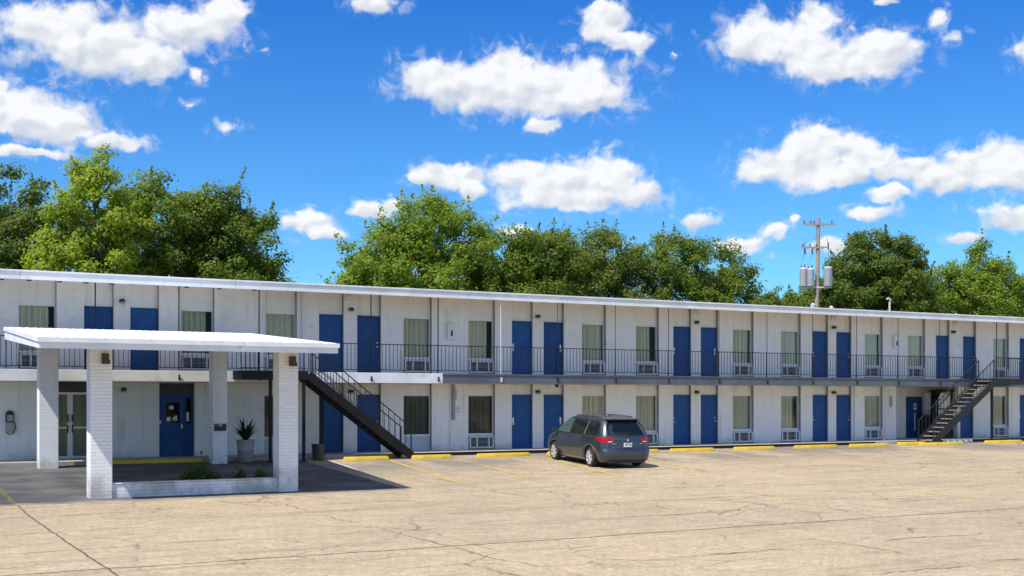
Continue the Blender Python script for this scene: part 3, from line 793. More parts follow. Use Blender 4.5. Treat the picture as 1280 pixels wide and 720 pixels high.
for i, (x0, x1, lab) in enumerate(STOPS):
    y = 39.0 + (.35 if i == 9 else 0) + (-.25 if i == 10 else 0); b = MB(); n = 8
    prof = [(-.10, 0), (-.10, .05), (-.065, .135), (.065, .135), (.10, .05), (.10, 0)]
    L = (x1 - x0) / 2
    for k, (dx, s) in enumerate(((-L, .75), (-L + .06, 1), (L - .06, 1), (L, .75))):
        for (py, pz) in prof: b.v.append((dx, py * s, pz * (s if pz > .06 else 1)))
    for k in range(3):
        for j in range(5): a = k * 6 + j; b.f.append((a, a + 6, a + 7, a + 1)); b.mi.append(0)
    b.f.append(tuple(range(6))); b.mi.append(0); b.f.append(tuple(reversed(range(18, 24)))); b.mi.append(0)
    o = b.build('wheel_stop', M['yellow'], smooth=True, fix=True); o.data.set_sharp_from_angle(angle=R(25))
    o.location = ((x0 + x1) / 2, y, gz(y) - .002); o.rotation_euler = (R(1.9), 0, R(random.uniform(-1.0, 1.0)))
    tag(o, lab, 'wheel stop', 'yellow wheel stops along the kerb')

# ------------------------------------------------------------------ pots, bin, weeds
def leaf_mat(name, col, var=.35, trans=.35):
    def f(t, b):
        info = t.new('ShaderNodeAttribute'); info.attribute_name = 'tone'
        k = t.math('MULTIPLY_ADD', info.outputs['Fac'], var * 2, 1 - var)
        c = t.mix(1.0, (*col, 1), t.comb(k, t.math('MULTIPLY_ADD', k, .7, .3), k), 'MULTIPLY')
        t.put(b.inputs['Base Color'], c)
        tr = t.new('ShaderNodeBsdfTranslucent'); mx = t.new('ShaderNodeMixShader'); mx.inputs[0].default_value = trans
        t.put(tr.inputs[0], t.mix(1.0, c, (1.25, 1.25, .55, 1), 'MULTIPLY'))
        out = [n for n in t.n if n.type == 'OUTPUT_MATERIAL'][0]
        t.l.new(b.outputs[0], mx.inputs[1]); t.l.new(tr.outputs[0], mx.inputs[2]); t.l.new(mx.outputs[0], out.inputs[0])
    return material(name, None, .5, 0, .3, f)
def leaves_object(name, P, N, T, L, Wd, tone, mat, parent=None):
    """one mesh of folded rhombic leaves: centres P, normals N, tangents T, lengths L, widths Wd"""
    n = len(P); B = np.cross(N, T)
    a = P - T * L[:, None] * .5; c = P + T * L[:, None] * .5
    s1 = P + B * Wd[:, None] * .5 + N * L[:, None] * .06; s2 = P - B * Wd[:, None] * .5 + N * L[:, None] * .06
    v = np.stack([a, s1, c, s2], 1).reshape(-1, 3)
    me = bpy.data.meshes.new(name)
    me.vertices.add(4 * n); me.loops.add(4 * n); me.polygons.add(n)
    me.vertices.foreach_set('co', v.astype(np.float32).ravel())
    me.loops.foreach_set('vertex_index', np.arange(4 * n, dtype=np.int32))
    me.polygons.foreach_set('loop_start', np.arange(0, 4 * n, 4, dtype=np.int32))
    me.update(calc_edges=True)
    at_ = me.attributes.new('tone', 'FLOAT', 'FACE'); at_.data.foreach_set('value', tone.astype(np.float32))
    me.materials.append(mat)
    o = bpy.data.objects.new(name, me); COL.objects.link(o)
    if parent is not None: o.parent = parent
    return o
def unit(a): return a / np.maximum(np.linalg.norm(a, axis=1, keepdims=True), 1e-9)
def frame_from(Nv, rg):
    r = unit(rg.normal(size=Nv.shape)); T = unit(r - Nv * np.sum(r * Nv, 1, keepdims=True)); return T

M['plant_leaf'] = leaf_mat('potted_leaf', (.035, .07, .022), .4, .25)
M['weed_leaf'] = leaf_mat('weed_leaf', (.06, .10, .022), .4, .3)
pot = MB(); h = .74
pot.lathe([(.22, 0), (.235, .02), (.27, .38), (.278, .40), (.272, .42), (.305, h - .05), (.325, h - .04), (.325, h), (.29, h), (.28, h - .06), (.01, h - .07)], n=28)
po = pot.build('planter_pot', M['pot'], smooth=True); po.location = (11.62, 39.72, gz(39.72))
tag(po, 'tall tapered grey planter pot standing under the canopy beside the rear column', 'plant pot')
rg = np.random.default_rng(5)
pl = MB()
for i in range(85):
    az = rg.uniform(0, 6.28); lean = rg.uniform(.05, 1.25) ** 1.2; ln = rg.uniform(.4, .95); w = rg.uniform(.022, .05)
    d = Vector((math.cos(az), math.sin(az), 0)); side = Vector((-d.y, d.x, 0)); p = Vector((d.x * .05, d.y * .05, 0)); prev = None
    for k in range(7):
        t = k / 6; ang = lean * (.35 + t * 1.15)
        ww = w * math.sin(math.pi * (t * .86 + .12))
        cur = (p - side * ww, p + side * ww)
        if prev: pl.face([prev[0], prev[1], cur[1], cur[0]])
        prev = cur; p = p + (d * math.sin(ang) + Vector((0, 0, 1)) * math.cos(ang)) * ln / 6
o = pl.build('potted_plant', M['plant_leaf']); o.location = (11.62, 39.72, gz(39.72) + .68)
tag(o, 'spiky dark green leafy plant growing from the tall grey pot', 'plant')
b = MB(); b.lathe([(.17, 0), (.19, .02), (.22, .5), (.24, .52), (.24, .56), (.21, .56), (.2, .48), (.01, .46)], n=20)
o = b.build('trash_can', M['dark_bronze'], smooth=True); o.location = (14.12, 39.55, gz(39.55)); tag(o, 'small dark waste bin beside the black staircase post', 'trash can')

def weed(x, y, rx, h, n, seed, lab):
    g = np.random.default_rng(seed)
    P = np.stack([g.normal(0, rx * .45, n), g.normal(0, .14, n), np.abs(g.normal(0, .45, n)) * h], 1)
    P[:, 2] *= np.clip(1.1 - (P[:, 0] / rx) ** 2, .25, 1.2); 
    Nn = unit(g.normal(size=(n, 3)) + np.array([0, -.2, .9])); T = frame_from(Nn, g)
    L = g.uniform(.05, .13, n)
    o = leaves_object('weed_clump', P, Nn, T, L, L * g.uniform(.3, .55, n), g.uniform(0, 1, n), M['weed_leaf'])
    o.location = (x, y, gz(y)); tag(o, lab, 'weeds', 'weeds behind the low white wall')
weed(7.9, 31.15, .80, .62, 5200, 1, 'largest green weed clump spilling over the low white brick wall')
weed(8.95, 31.1, .24, .5, 1600, 2, 'small weed tuft between the largest clump and the right column')
weed(9.5, 31.1, .20, .48, 1900, 3, 'weed tuft nearest the right front column')
weed(8.2, 31.8, .32, .62, 900, 4, 'taller straggly weed clump standing behind the largest one')

# ------------------------------------------------------------------ minivan
def build_van():
    root = empty('minivan', (0, 0, 0), label='dark blue grey minivan parked nose towards the motel', cat='car')
    #        z     w    yr     yf    corner radius
    LV = [(.20, .84, -2.30, 2.30, .30), (.26, .93, -2.46, 2.47, .34), (.38, .975, -2.545, 2.55, .40), (.52, .995, -2.565, 2.58, .44), (.62, 1.003, -2.56, 2.56, .46), (.66, 1.003, -2.515, 2.53, .46), (.80, 1.003, -2.50, 2.45, .46),
          (.93, .997, -2.485, 2.28, .46), (1.02, .985, -2.47, 2.02, .45), (1.10, .965, -2.44, 1.78, .42), (1.16, .945, -2.41, 1.66, .40), (1.30, .90, -2.335, 1.44, .38), (1.45, .845, -2.245, 1.18, .36), (1.58, .79, -2.155, .93, .36),
          (1.66, .745, -2.09, .74, .36), (1.705, .69, -2.02, .55, .36), (1.735, .60, -1.86, .30, .36), (1.75, .42, -1.5, -.1, .3)]
    nside, ncor = 10, 7
    def ring(z, w, yr, yf, r):
        pts = []
        rf = min(.75, r * 1.6, w * .9)
        L = yf - yr
        # bow of the flanks: a little narrower at both ends
        def wx(y): 
            t = (y - (yr + yf) / 2) / (L / 2); return w * (1 - .035 * t * t - (.05 * max(0, t) ** 3))
        def corner(cy, r, sy, order):
            out = []
            for k in range(ncor):
                a = math.pi / 2 * k / (ncor - 1)
                ex = math.cos(a) ** .8; ey = math.sin(a) ** .8
                y = cy + sy * r * ey
                out.append((wx(cy) - r + r * ex, y))
            return out if order > 0 else out[::-1]
        right_front = corner(yf - rf, rf, 1, 1); right_rear = corner(yr + r, r, -1, -1)
        side = []
        y0, y1 = yr + r, yf - rf
        for k in range(1, nside): y = y0 + (y1 - y0) * k / nside; side.append((wx(y), y))
        half = right_rear + side + right_front           # rear centre-ish to front on +x
        full = half + [(-x, y) for x, y in reversed(half)]
        return [(x, y, z) for x, y in full]
    rings = [ring(*l) for l in LV]; n = len(rings[0])
    V = [p for r in rings for p in r]; F = []
    for i in range(len(rings) - 1):
        for k in range(n): F.append((i * n + k, i * n + (k + 1) % n, (i + 1) * n + (k + 1) % n, (i + 1) * n + k))
    half = n // 2
    top = (len(rings) - 1) * n
    for k in range(half - 1): F.append((top + k, top + k + 1, top + n - 2 - k, top + n - 1 - k)); F.append((n - 1 - k, n - 2 - k, k + 1, k))
    bvh = BVHTree.FromPolygons([Vector(v) for v in V], F)
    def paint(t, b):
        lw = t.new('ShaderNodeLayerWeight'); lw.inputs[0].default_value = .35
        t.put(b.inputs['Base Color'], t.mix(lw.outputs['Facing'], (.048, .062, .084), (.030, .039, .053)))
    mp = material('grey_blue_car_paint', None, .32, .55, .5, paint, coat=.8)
    mtrim = material('black_car_trim', (.015, .015, .016), .55)
    mglass = material('tinted_car_glass', (.006, .008, .009), .04, 0, .7)
    mglass2 = material('light_car_glass', (.035, .075, .075), .04, 0, .8)
    mred = material('red_lamp', (.36, .004, .008), .25, 0, .3, coat=.25)
    mclear = material('clear_lamp', (.6, .6, .6), .1, 0, .6)
    mpil = material('pillar_paint', (.20, .22, .25), .35, .4)
    mrub = material('tyre_rubber', (.018, .018, .018), .85)
    mrim = material('alloy_rim', (.62, .62, .61), .35, .35)
    b = MB(); b.v = V; b.f = F; b.mi = [0] * len(F)
    body = b.build('body', [mp, mtrim], root, smooth=True, fix=True); body.data.set_sharp_from_angle(angle=R(50))
    # wheel arches
    for yy in (-1.52, 1.48):
        for s in (-1, 1):
            c = MB(); c.lathe([(.415, s * .62), (.415, s * 1.2)] if s > 0 else [(.415, -1.2), (.415, -.62)], (0, yy, .345), 40, axis='x')
            co = c.build('cutter', mtrim); bpy.context.view_layer.update()
            md = body.modifiers.new('arch', 'BOOLEAN'); md.object = co; md.operation = 'DIFFERENCE'; md.solver = 'EXACT'
            md.material_mode = 'TRANSFER'
            bpy.context.view_layer.update(); dg = bpy.context.evaluated_depsgraph_get()
            me = bpy.data.meshes.new_from_object(body.evaluated_get(dg)); body.modifiers.clear()
            old = body.data; body.data = me; bpy.data.meshes.remove(old); bpy.data.objects.remove(co)
    body.data.name = 'body'
    def patch(name, poly, view, mat, off=.006, step=.07, parent=None, solid=.0):
        bm = bmesh.new(); vs = [bm.verts.new((u, v, 0)) for u, v in poly]; bm.faces.new(vs)
        us = [p[0] for p in poly]; ws = [p[1] for p in poly]
        for ax, lo, hi in ((0, min(us), max(us)), (1, min(ws), max(ws))):
            c = lo + step
            while c < hi:
                no = (1, 0, 0) if ax == 0 else (0, 1, 0); co = (c, 0, 0) if ax == 0 else (0, c, 0)
                bmesh.ops.bisect_plane(bm, geom=bm.verts[:] + bm.edges[:] + bm.faces[:], plane_co=co, plane_no=no); c += step
        bmesh.ops.triangulate(bm, faces=[f for f in bm.faces if len(f.verts) > 4])
        for v in bm.verts:
            u, w = v.co.x, v.co.y
            if view == 'left': o_, d = Vector((-3, u, w)), Vector((1, 0, 0))
            elif view == 'right': o_, d = Vector((3, u, w)), Vector((-1, 0, 0))
            elif view == 'rear': o_, d = Vector((u, -5, w)), Vector((0, 1, 0))
            else: o_, d = Vector((u, 5, w)), Vector((0, -1, 0))
            loc, no, idx, dist = bvh.ray_cast(o_, d)
            if loc is None: v.co = o_ + d * 2; continue
            v.co = loc - d * off
        bmesh.ops.recalc_face_normals(bm, faces=bm.faces)
        me = bpy.data.meshes.new(name); bm.to_mesh(me); bm.free(); me.materials.append(mat)
        me.polygons.foreach_set('use_smooth', [True] * len(me.polygons))
        o = bpy.data.objects.new(name, me); COL.objects.link(o); o.parent = parent or root
        if solid: md = o.modifiers.new('thick', 'SOLIDIFY'); md.thickness = solid; md.offset = 0
        return o
    for sd in ('left', 'right'):
        # black surround then three panes per side
        patch('window_trim', [(-2.02, 1.10), (-2.10, 1.22), (-2.02, 1.52), (-1.80, 1.625), (-.4, 1.655), (.45, 1.64), (.80, 1.56), (1.40, 1.20), (1.46, 1.08)], sd, mtrim, .004)
        patch('window', [(-1.98, 1.13), (-2.05, 1.24), (-1.97, 1.50), (-1.77, 1.595), (-1.22, 1.605), (-1.10, 1.13)], sd, mglass, .010)
        patch('pillar', [(-1.085, 1.12), (-1.20, 1.61), (-1.150, 1.612), (-1.015, 1.12)], sd, mpil, .013)
        patch('window', [(-1.02, 1.12), (-1.14, 1.61), (.00, 1.625), (.03, 1.11)], sd, mglass, .010)
        patch('window', [(.12, 1.11), (.09, 1.62), (.43, 1.61), (.76, 1.53), (1.28, 1.21), (1.32, 1.10)], sd, mglass2, .010)
        # door seams, sill strip, side rail for the sliding door
        sx = -1 if sd == 'left' else 1
        for poly in ([(.055, .34), (.055, 1.08), (.07, 1.08), (.07, .34)], [(-1.06, .62), (-1.06, 1.08), (-1.045, 1.08), (-1.045, .62)], [(1.16, .60), (1.24, 1.06), (1.255, 1.06), (1.175, .60)], [(-2.1, .985), (-1.06, .99), (-1.06, 1.005), (-2.1, 1.0)]):
            patch('seam', poly, sd, mtrim, .003)
        patch('sill', [(-1.05, .225), (-1.05, .30), (1.02, .30), (1.02, .225)], sd, material('sill_chrome', (.35, .35, .35), .3, .8), .012)
        for yy in (-.12, .22):
            h = MB(); loc = bvh.ray_cast(Vector((3 * sx, yy, .985)), Vector((-sx, 0, 0)))[0]
            h.box(loc.x - .03, loc.x + .03, yy - .10, yy + .10, .965, 1.005); h.build('handle', mp, root, bevel=.012)
        mr = MB(); mr.box(sx * .98 - .02, sx * .98 + .02, 1.12, 1.18, 1.10, 1.14); mr.obox((sx * 1.08, 1.14, 1.16), Vector((.10, 0, 0)), Vector((0, .045, 0)), Vector((0, 0, .065)))
        mr.build('mirror', mp, root, bevel=.03)
        rr = MB(); zz = lambda y: 1.765 - .02 * (y + .7) ** 2
        rr.tube([(sx * .58, y, zz(y)) for y in (-1.75, -1.4, -.8, -.2, .25)], .018, 6)
        for y in (-1.75, -.8, .25): rr.box(sx * .58 - .025, sx * .58 + .025, y - .06, y + .06, zz(y) - .10, zz(y))
        rr.build('roof_rail', M['chrome'], root, smooth=True)
        patch('tail_lamp', [(sx * .52, .93), (sx * .50, 1.00), (sx * .58, 1.05), (sx * .80, 1.075), (sx * .955, 1.085), (sx * .965, .93), (sx * .85, .895), (sx * .62, .905)][::1 if sx < 0 else -1], 'rear', mred, .014, .05)
        patch('tail_lamp', [(-2.40, .90), (-2.42, 1.08), (-2.18, 1.075), (-1.98, 1.06), (-2.10, .98), (-2.24, .91)], sd, mred, .014, .05)
        patch('reflector', [(sx * .58, .915), (sx * .60, .945), (sx * .74, .935), (sx * .74, .91)][::1 if sx < 0 else -1], 'rear', mclear, .018, .05)
        patch('headlight', [(sx * .55, .78), (sx * .55, .92), (sx * .9, .98), (sx * .92, .82)], 'front', mclear, .01, .05)
    patch('rear_window', [(-.72, 1.155), (-.74, 1.20), (-.655, 1.56), (-.58, 1.615), (.58, 1.615), (.655, 1.56), (.74, 1.20), (.72, 1.155)], 'rear', mglass, .010, .06)
    patch('windscreen', [(-.80, 1.18), (-.66, 1.60), (.66, 1.60), (.80, 1.18)], 'front', mglass, .008, .06)
    for poly in ([(-.80, .655), (-.80, .668), (.80, .668), (.80, .655)], [(-.83, .66), (-.86, .90), (-.845, .90), (-.815, .66)], [(.83, .66), (.86, .90), (.845, .90), (.815, .66)]):
        patch('seam', poly, 'rear', mtrim, .004)
    patch('plate_recess', [(-.34, .735), (-.30, .90), (.30, .90), (.34, .735)], 'rear', material('recess_paint', (.05, .06, .075), .4, .3), .004)
    pp = MB(); pp.box(-.155, .155, -2.535, -2.515, .745, .885); pl_ = pp.build('number_plate', M['paper'], root)
    q = MB()
    for k, a in enumerate((-.12, -.075, -.03, .03, .075, .115)): q.box(a, a + .022, -2.539, -2.536, .785, .845); 
    q.box(-.10, .10, -2.539, -2.536, .862, .872)
    q.build('lettering', material('plate_ink', (.06, .08, .16), .6), pl_)
    em = MB(); em.lathe([(.045, -2.495), (.045, -2.52), (.02, -2.525)], (0, 0, .985), 14, axis='y'); em.build('emblem', M['chrome'], root, smooth=True)
    for (a, w) in ((-.62, .18), (.47, .10)):
        e = MB(); e.box(a, a + w, -2.515, -2.500, .845, .868); e.build('badge', M['chrome'], root)
    sp = MB(); sp.box(-.63, .63, -2.22, -2.0, 1.665, 1.695); sp.build('spoiler', mp, root, bevel=.012)
    bl = MB(); bl.box(-.11, .11, -2.232, -2.222, 1.668, 1.69); bl.build('brake_lamp', mred, root)
    wi = MB(); wi.bar((0, -2.435, 1.15), (.42, -2.43, 1.19), .015); wi.lathe([(.04, -2.40), (.04, -2.45)], (0, 0, 1.145), 10, axis='y'); wi.build('wiper', mtrim, root)
    bu = MB(); bu.box(-.70, .70, -2.50, -2.2, .19, .32); bu.build('bumper', mtrim, root, bevel=.02)
    fin = MB(); fin.face([(0.012, -1.2, 1.74), (.012, -1.0, 1.74), (.004, -1.16, 1.80)]); fin.face([(-.012, -1.2, 1.74), (-.004, -1.16, 1.80), (-.012, -1.0, 1.74)]); fin.face([(.012, -1.2, 1.74), (.004, -1.16, 1.80), (-.004, -1.16, 1.80), (-.012, -1.2, 1.74)]); fin.build('antenna', mp, root)
    un = MB(); un.box(-.80, .80, -2.2, 2.2, .17, .30); un.build('underbody', mtrim, root)
    for yy in (-1.52, 1.48):
        for s in (-1, 1):
            xo = s * .985
            t = MB(); R_ = .345; w = .22
            t.lathe([(R_ - .10, xo), (R_ - .03, xo - s * .0), (R_, xo - s * .03), (R_, xo - s * (w - .03)), (R_ - .03, xo - s * w), (R_ - .10, xo - s * w), (R_ - .10, xo)], (0, yy, R_), 36, axis='x', caps=False)
            wh = t.build('wheel', mrub, root, smooth=True, fix=True)
            r = MB(); r.lathe([(R_ - .10, xo - s * .012), (R_ - .115, xo - s * .03), (R_ - .12, xo - s * .09)], (0, yy, R_), 36, axis='x', caps=False)
            r.lathe([(.06, xo - s * .09), (.06, xo - s * .008), (.035, xo - s * .0)], (0, yy, R_), 16, axis='x')
            for k in range(7):
                a = 2 * math.pi * k / 7
                for da in (-.12, .12):
                    p = Vector((xo - s * .02, yy + .05 * math.cos(a + da), R_ + .05 * math.sin(a + da))); q_ = Vector((xo - s * .016, yy + .238 * math.cos(a + da * .9), R_ + .238 * math.sin(a + da * .9)))
                    r.bar(p, q_, .03, .022)
            r.build('rim', mrim, wh)
            dk = MB(); dk.lathe([(.235, xo - s * .085), (.235, xo - s * .10)], (0, yy, R_), 24, axis='x'); dk.build('brake_disc', M['dark_bronze'], wh)
    return root
van = build_van()
van.scale = (.97, .97, .97)
hd = R(6.5)
# rear axle centre stands at (22.75, 34.15)
px_, py_ = 22.80, 34.2
van.rotation_euler = (R(1.85), 0, -hd)
van.location = (px_ + math.sin(hd) * 1.52 * .97, py_ + math.cos(hd) * 1.52 * .97, gz(py_ + 1.5) + .0)

# ------------------------------------------------------------------ utility pole
pole = empty('utility_pole', (60.0, 64.0, -.45), rot=(0, 0, R(-28.8)), label='wooden utility pole with transformers rising behind the motel roof', cat='utility pole')
H0 = 15.35
b = MB(); b.tube([(-.30, 0, 0), (0, 0, H0)], [.20, .13], 12); b.build('pole', M['pole_wood'], pole, smooth=True)
for zz, x0, x1 in ((H0 - .45, -1.15, 1.15), (H0 - 2.1, -1.25, .35)):
    b = MB(); b.box(x0, x1, -.20, -.10, zz - .06, zz + .06)
    b.bar((-.45, -.14, zz), (0, -.1, zz - .45), .03, .03); b.bar((.45 if x1 > 1 else .3, -.14, zz), (0, -.1, zz - .45), .03, .03)
    a = b.build('crossarm', M['pole_wood'], pole)
    for xx in ((-1.05, -.6, -.35, .9) if x1 > 1 else (-1.15, -.65, -.2)):
        q = MB(); q.lathe([(.03, .06), (.06, .10), (.05, .14), (.07, .17), (.045, .22), (.05, .26)], (xx, -.15, zz), 10); q.build('insulator', M['porcelain'], a, smooth=True)
    if x1 < 1:
        for xx in (-1.0, -.5):
            q = MB(); q.tube([(xx, -.15, zz - .06), (xx, -.15, zz - .2), (xx + .03, -.15, zz - .5)], [.04, .07, .05], 8); q.build('fuse', M['porcelain'], a)
        q = MB(); q.tube([(.35, -.15, zz), (.62, -.15, zz + .05)], .03, 6); q.tube([(.64, -.15, zz - .15), (.66, -.15, zz + .35)], [.06, .04], 8); q.build('arrester', M['porcelain'], a)
ZB = H0 - 3.55
for xx, yy, r, hh in ((-1.10, -.15, .27, 1.25), (-.62, -.25, .26, 1.2), (.62, -.15, .30, 1.32)):
    b = MB(); b.lathe([(r * .96, ZB - 1.3), (r, ZB - 1.28), (r, ZB - 1.3 + hh - .1), (r * 1.04, ZB - 1.3 + hh - .08), (r * 1.04, ZB - 1.3 + hh - .02), (r * .8, ZB - 1.3 + hh + .05), (.02, ZB - 1.3 + hh + .1)], (xx, yy, 0), 20)
    t_ = b.build('transformer', M['galvanised'], pole, smooth=True)
    q = MB(); q.tube([(xx + .08, yy, ZB - 1.3 + hh + .02), (xx + .08, yy, ZB - 1.3 + hh + .32)], [.07, .03], 8); q.tube([(xx - .15, yy, ZB - 1.3 + hh), (xx - .17, yy, ZB - 1.3 + hh + .25)], [.05, .03], 8); q.build('bushing', M['porcelain'], t_)
b = MB()
b.tube([(-1.15, -.15, ZB + .45), (-1.0, -.15, ZB + 1.9)], .012, 4); b.tube([(.7, -.15, ZB + .6), (.55, -.2, ZB + 2.2)], .012, 4); b.tube([(-.6, -.2, ZB + .5), (-.15, -.16, ZB + 2.6)], .01, 4)
b.build('drop_wire', M['dark'], pole)
b = MB(); b.box(-1.3, .9, -.16, -.06, ZB - 1.42, ZB - 1.32)
b.build('bracket', M['galvanised'], pole)
for xx, zz in ((-.85, -3.3), (-.45, -2.9), (.55, -3.5), (.85, -3.1)):
    b = MB(); b.lathe([(.05, zz - .1), (.18, zz), (.18, zz + .3), (.05, zz + .42)], (xx, -.2, ZB), 12); b.build('meter_can', M['galvanised'], pole, smooth=True)

# ------------------------------------------------------------------ trees
LEAF = {'dark': leaf_mat('dark_green_leaf', (.135, .190, .032), .3, .52), 'mid': leaf_mat('green_leaf', (.17, .235, .034), .3, .55), 'bright': leaf_mat('yellow_green_leaf', (.22, .305, .036), .28, .55),
        'lime': leaf_mat('lime_leaf', (.30, .38, .040), .25, .55),
        'olive': leaf_mat('olive_leaf', (.165, .21, .04), .28, .5)}
def tree(name, x, y, lobes, trunk_r, leaf, seed, n_clump, per, size, lab, rc=(.55, 1.0), twig=.07, group='trees behind the motel'):
    """lobes: ellipsoids (dx, dy, z, rx, ry, rz) that the crown fills"""
    rg = np.random.default_rng(seed)
    root = empty(name, (x, y, -.46), label=lab, cat='tree', group=group); n_clump = int(n_clump * 1.35)
    vol = np.array([l[3] * l[4] * l[5] for l in lobes]) ** .8; vol /= vol.sum()
    C = []; CO = []
    while len(C) < n_clump:
        l = lobes[rg.choice(len(lobes), p=vol)]; d = rg.normal(size=3); d /= np.linalg.norm(d)
        r = rg.uniform(.35, 1.0) ** .55 * (1.0 + .06 * rg.normal() * (rg.random() < .5))
        p = np.array(l[:3]) + d * r * np.array(l[3:])
        C.append(p); CO.append(d)
    C = np.array(C); CO = np.array(CO); centre = np.array([np.mean([l[0] for l in lobes]), np.mean([l[1] for l in lobes]), np.mean([l[2] for l in lobes])])
    R_c = rg.uniform(rc[0], rc[1], n_clump)
    P = []; Nn = []; tone = []
    for i in range(n_clump):
        k = int(1.75 * per * (R_c[i] / rc[1]) ** 2 * rg.uniform(.7, 1.2))
        d = unit(rg.normal(size=(k, 3))); rad = rg.uniform(.25, 1.0, k) ** .5 * R_c[i] * (1 + .22 * rg.normal(size=k))
        stretch = np.array([1.0, 1.0, .72]); q = d * rad[:, None] * stretch
        P.append(C[i] + q); Nn.append(unit(d * .75 + np.array([0, 0, .55]) + CO[i] * .25 + rg.normal(size=(k, 3)) * .42))
        tone.append(np.clip(rg.normal(.5 + rg.normal() * .14, .20, k), 0, 1))
        if rg.random() < .45 * (twig / .12):                                # a loose spray sticking out of the crown
            m = int(per * .16); dirn = CO[i] * .8 + np.array([0, 0, .7]) + rg.normal(size=3) * .35; dirn /= np.linalg.norm(dirn)
            t = rg.uniform(0, 1, m); ln = rg.uniform(.9, 1.7) * R_c[i]
            P.append(C[i] + dirn * (R_c[i] * .4 + t * ln)[:, None] + rg.normal(size=(m, 3)) * (twig * (1.3 - t))[:, None]); Nn.append(unit(rg.normal(size=(m, 3)) * .7 + np.array([0, 0, .6]) + dirn * .3)); tone.append(np.clip(rg.normal(.62, .2, m), 0, 1))
    P = np.concatenate(P); Nn = np.concatenate(Nn); tone = np.concatenate(tone)
    size *= .76; L = rg.uniform(size * .7, size * 1.25, len(P))
    leaves_object('crown', P, Nn, frame_from(Nn, rg), L, L * rg.uniform(.5, .75, len(P)), tone, LEAF[leaf], root)
    tb = MB(); zc = min(l[2] - l[5] for l in lobes) + .4; ztop = max(l[2] for l in lobes)
    tb.tube([(0, 0, 0), (.05, .02, zc * .5), (-.05, .05, zc), (.05, .0, (zc + ztop) / 2), (0.0, 0, ztop)], [trunk_r * 1.25, trunk_r, trunk_r * .85, trunk_r * .5, trunk_r * .15], 9)
    for i in rg.choice(n_clump, min(60, n_clump), replace=False):
        tgt = C[i]; h0 = min(max(zc * .8, tgt[2] - 1.2 - np.hypot(tgt[0], tgt[1]) * .55), ztop * .9)
        a = Vector((0, 0, h0)); e = Vector(tgt); mid = (a + e) / 2 + Vector((rg.normal() * .25, rg.normal() * .25, .25 + .1 * rg.normal()))
        r0 = trunk_r * .30; tb.tube([a, mid, e, e + (e - mid).normalized() * .6], [r0, r0 * .6, r0 * .28, .012], 5, caps=False)
    tb.build('trunk', M['bark'], root, smooth=True)
    return root
tree('leafy_tree', 6.6, 75.5, [(-1.5, 0, 9.5, 5.2, 4, 4.5), (-2.2, 0, 13.6, 3.6, 3, 2.6), (1.8, .5, 14.2, 2.4, 2.4, 2.2), (2.5, -.5, 11, 3.6, 3.4, 3.4), (-7, 0, 11, 3.5, 3.5, 4.2)], .38, 'dark', 11, 190, 210, .30, 'dark green broad tree at the far left edge behind the motel')
tree('leafy_tree', 11.3, 66.6, [(-.5, 0, 8.6, 2.9, 2.6, 3.6), (.0, 0, 12.3, 2.1, 2.0, 2.6), (-.1, 0, 14.4, 1.2, 1.2, 1.55), (1.6, 0, 11.6, 1.5, 1.5, 1.8), (-1.5, 0, 11.3, 1.4, 1.4, 1.8)], .26, 'lime', 12, 120, 170, .27, 'bright yellow green upright tree at the left above the canopy', (.45, .8))
tree('leafy_tree', 17.4, 69.5, [(0, 0, 8.6, 5.6, 4, 3.8), (-1.8, 0, 12.3, 3.7, 3, 2.9), (-2.4, 0, 13.9, 2.2, 2.2, 1.9), (2.2, 0, 11.4, 3.1, 2.8, 2.7), (.8, -.3, 13.2, 2.3, 2, 1.8), (4.2, 0, 8.6, 2.3, 2, 2.6), (5.4, 0, 7.4, 1.9, 2, 2.4)], .42, 'mid', 13, 230, 220, .29, 'broad rounded dark green tree sloping down right of the yellow green tree')
tree('leafy_tree', 28.7, 63.0, [(0, 0, 8.2, 5.0, 3.8, 3.6), (-2.6, 0, 9.8, 2.3, 2.2, 2.4), (.3, 0, 12.5, 2.0, 1.9, 1.9), (2.2, 0, 11.2, 2.4, 2.4, 2.5), (-.9, .2, 11.2, 2.4, 2.2, 2.2), (-4.0, 0, 7.8, 1.7, 1.7, 2.0)], .34, 'bright', 14, 230, 190, .25, 'tall loose green tree left of centre with leaves poking above its crown', (.45, .85), .15)
tree('leafy_tree', 35.6, 64.5, [(0, 0, 7.8, 4.4, 3.4, 3.6), (-1.0, 0, 11.0, 3.0, 2.6, 2.3), (1.8, 0, 11.1, 2.7, 2.2, 2.2)], .28, 'mid', 15, 190, 190, .25, 'lower green tree filling the gap right of the tall centre tree', (.45, .85))
tree('leafy_tree', 42.2, 65.4, [(0, 0, 7.8, 5.2, 3.6, 3.8), (-2.1, 0, 10.7, 2.7, 2.3, 2.2), (1.2, 0, 11.6, 2.3, 2.3, 2.1), (3.2, 0, 10.0, 2.4, 2, 2.3)], .32, 'olive', 16, 220, 180, .25, 'olive green tree with twiggy top in the middle of the tree row', (.45, .85), .16)
tree('leafy_tree', 49.8, 64.5, [(-.2, 0, 7.6, 4.6, 3.6, 3.6), (-2.2, 0, 11.5, 2.4, 2.0, 2.4), (.8, 0, 11.3, 2.5, 2.1, 2.1), (2.9, 0, 9.4, 2.4, 2.1, 2.4), (4.6, 0, 7.6, 1.7, 1.6, 2.0)], .32, 'mid', 17, 210, 190, .25, 'green tree sloping down to the right before the utility pole', (.45, .85))
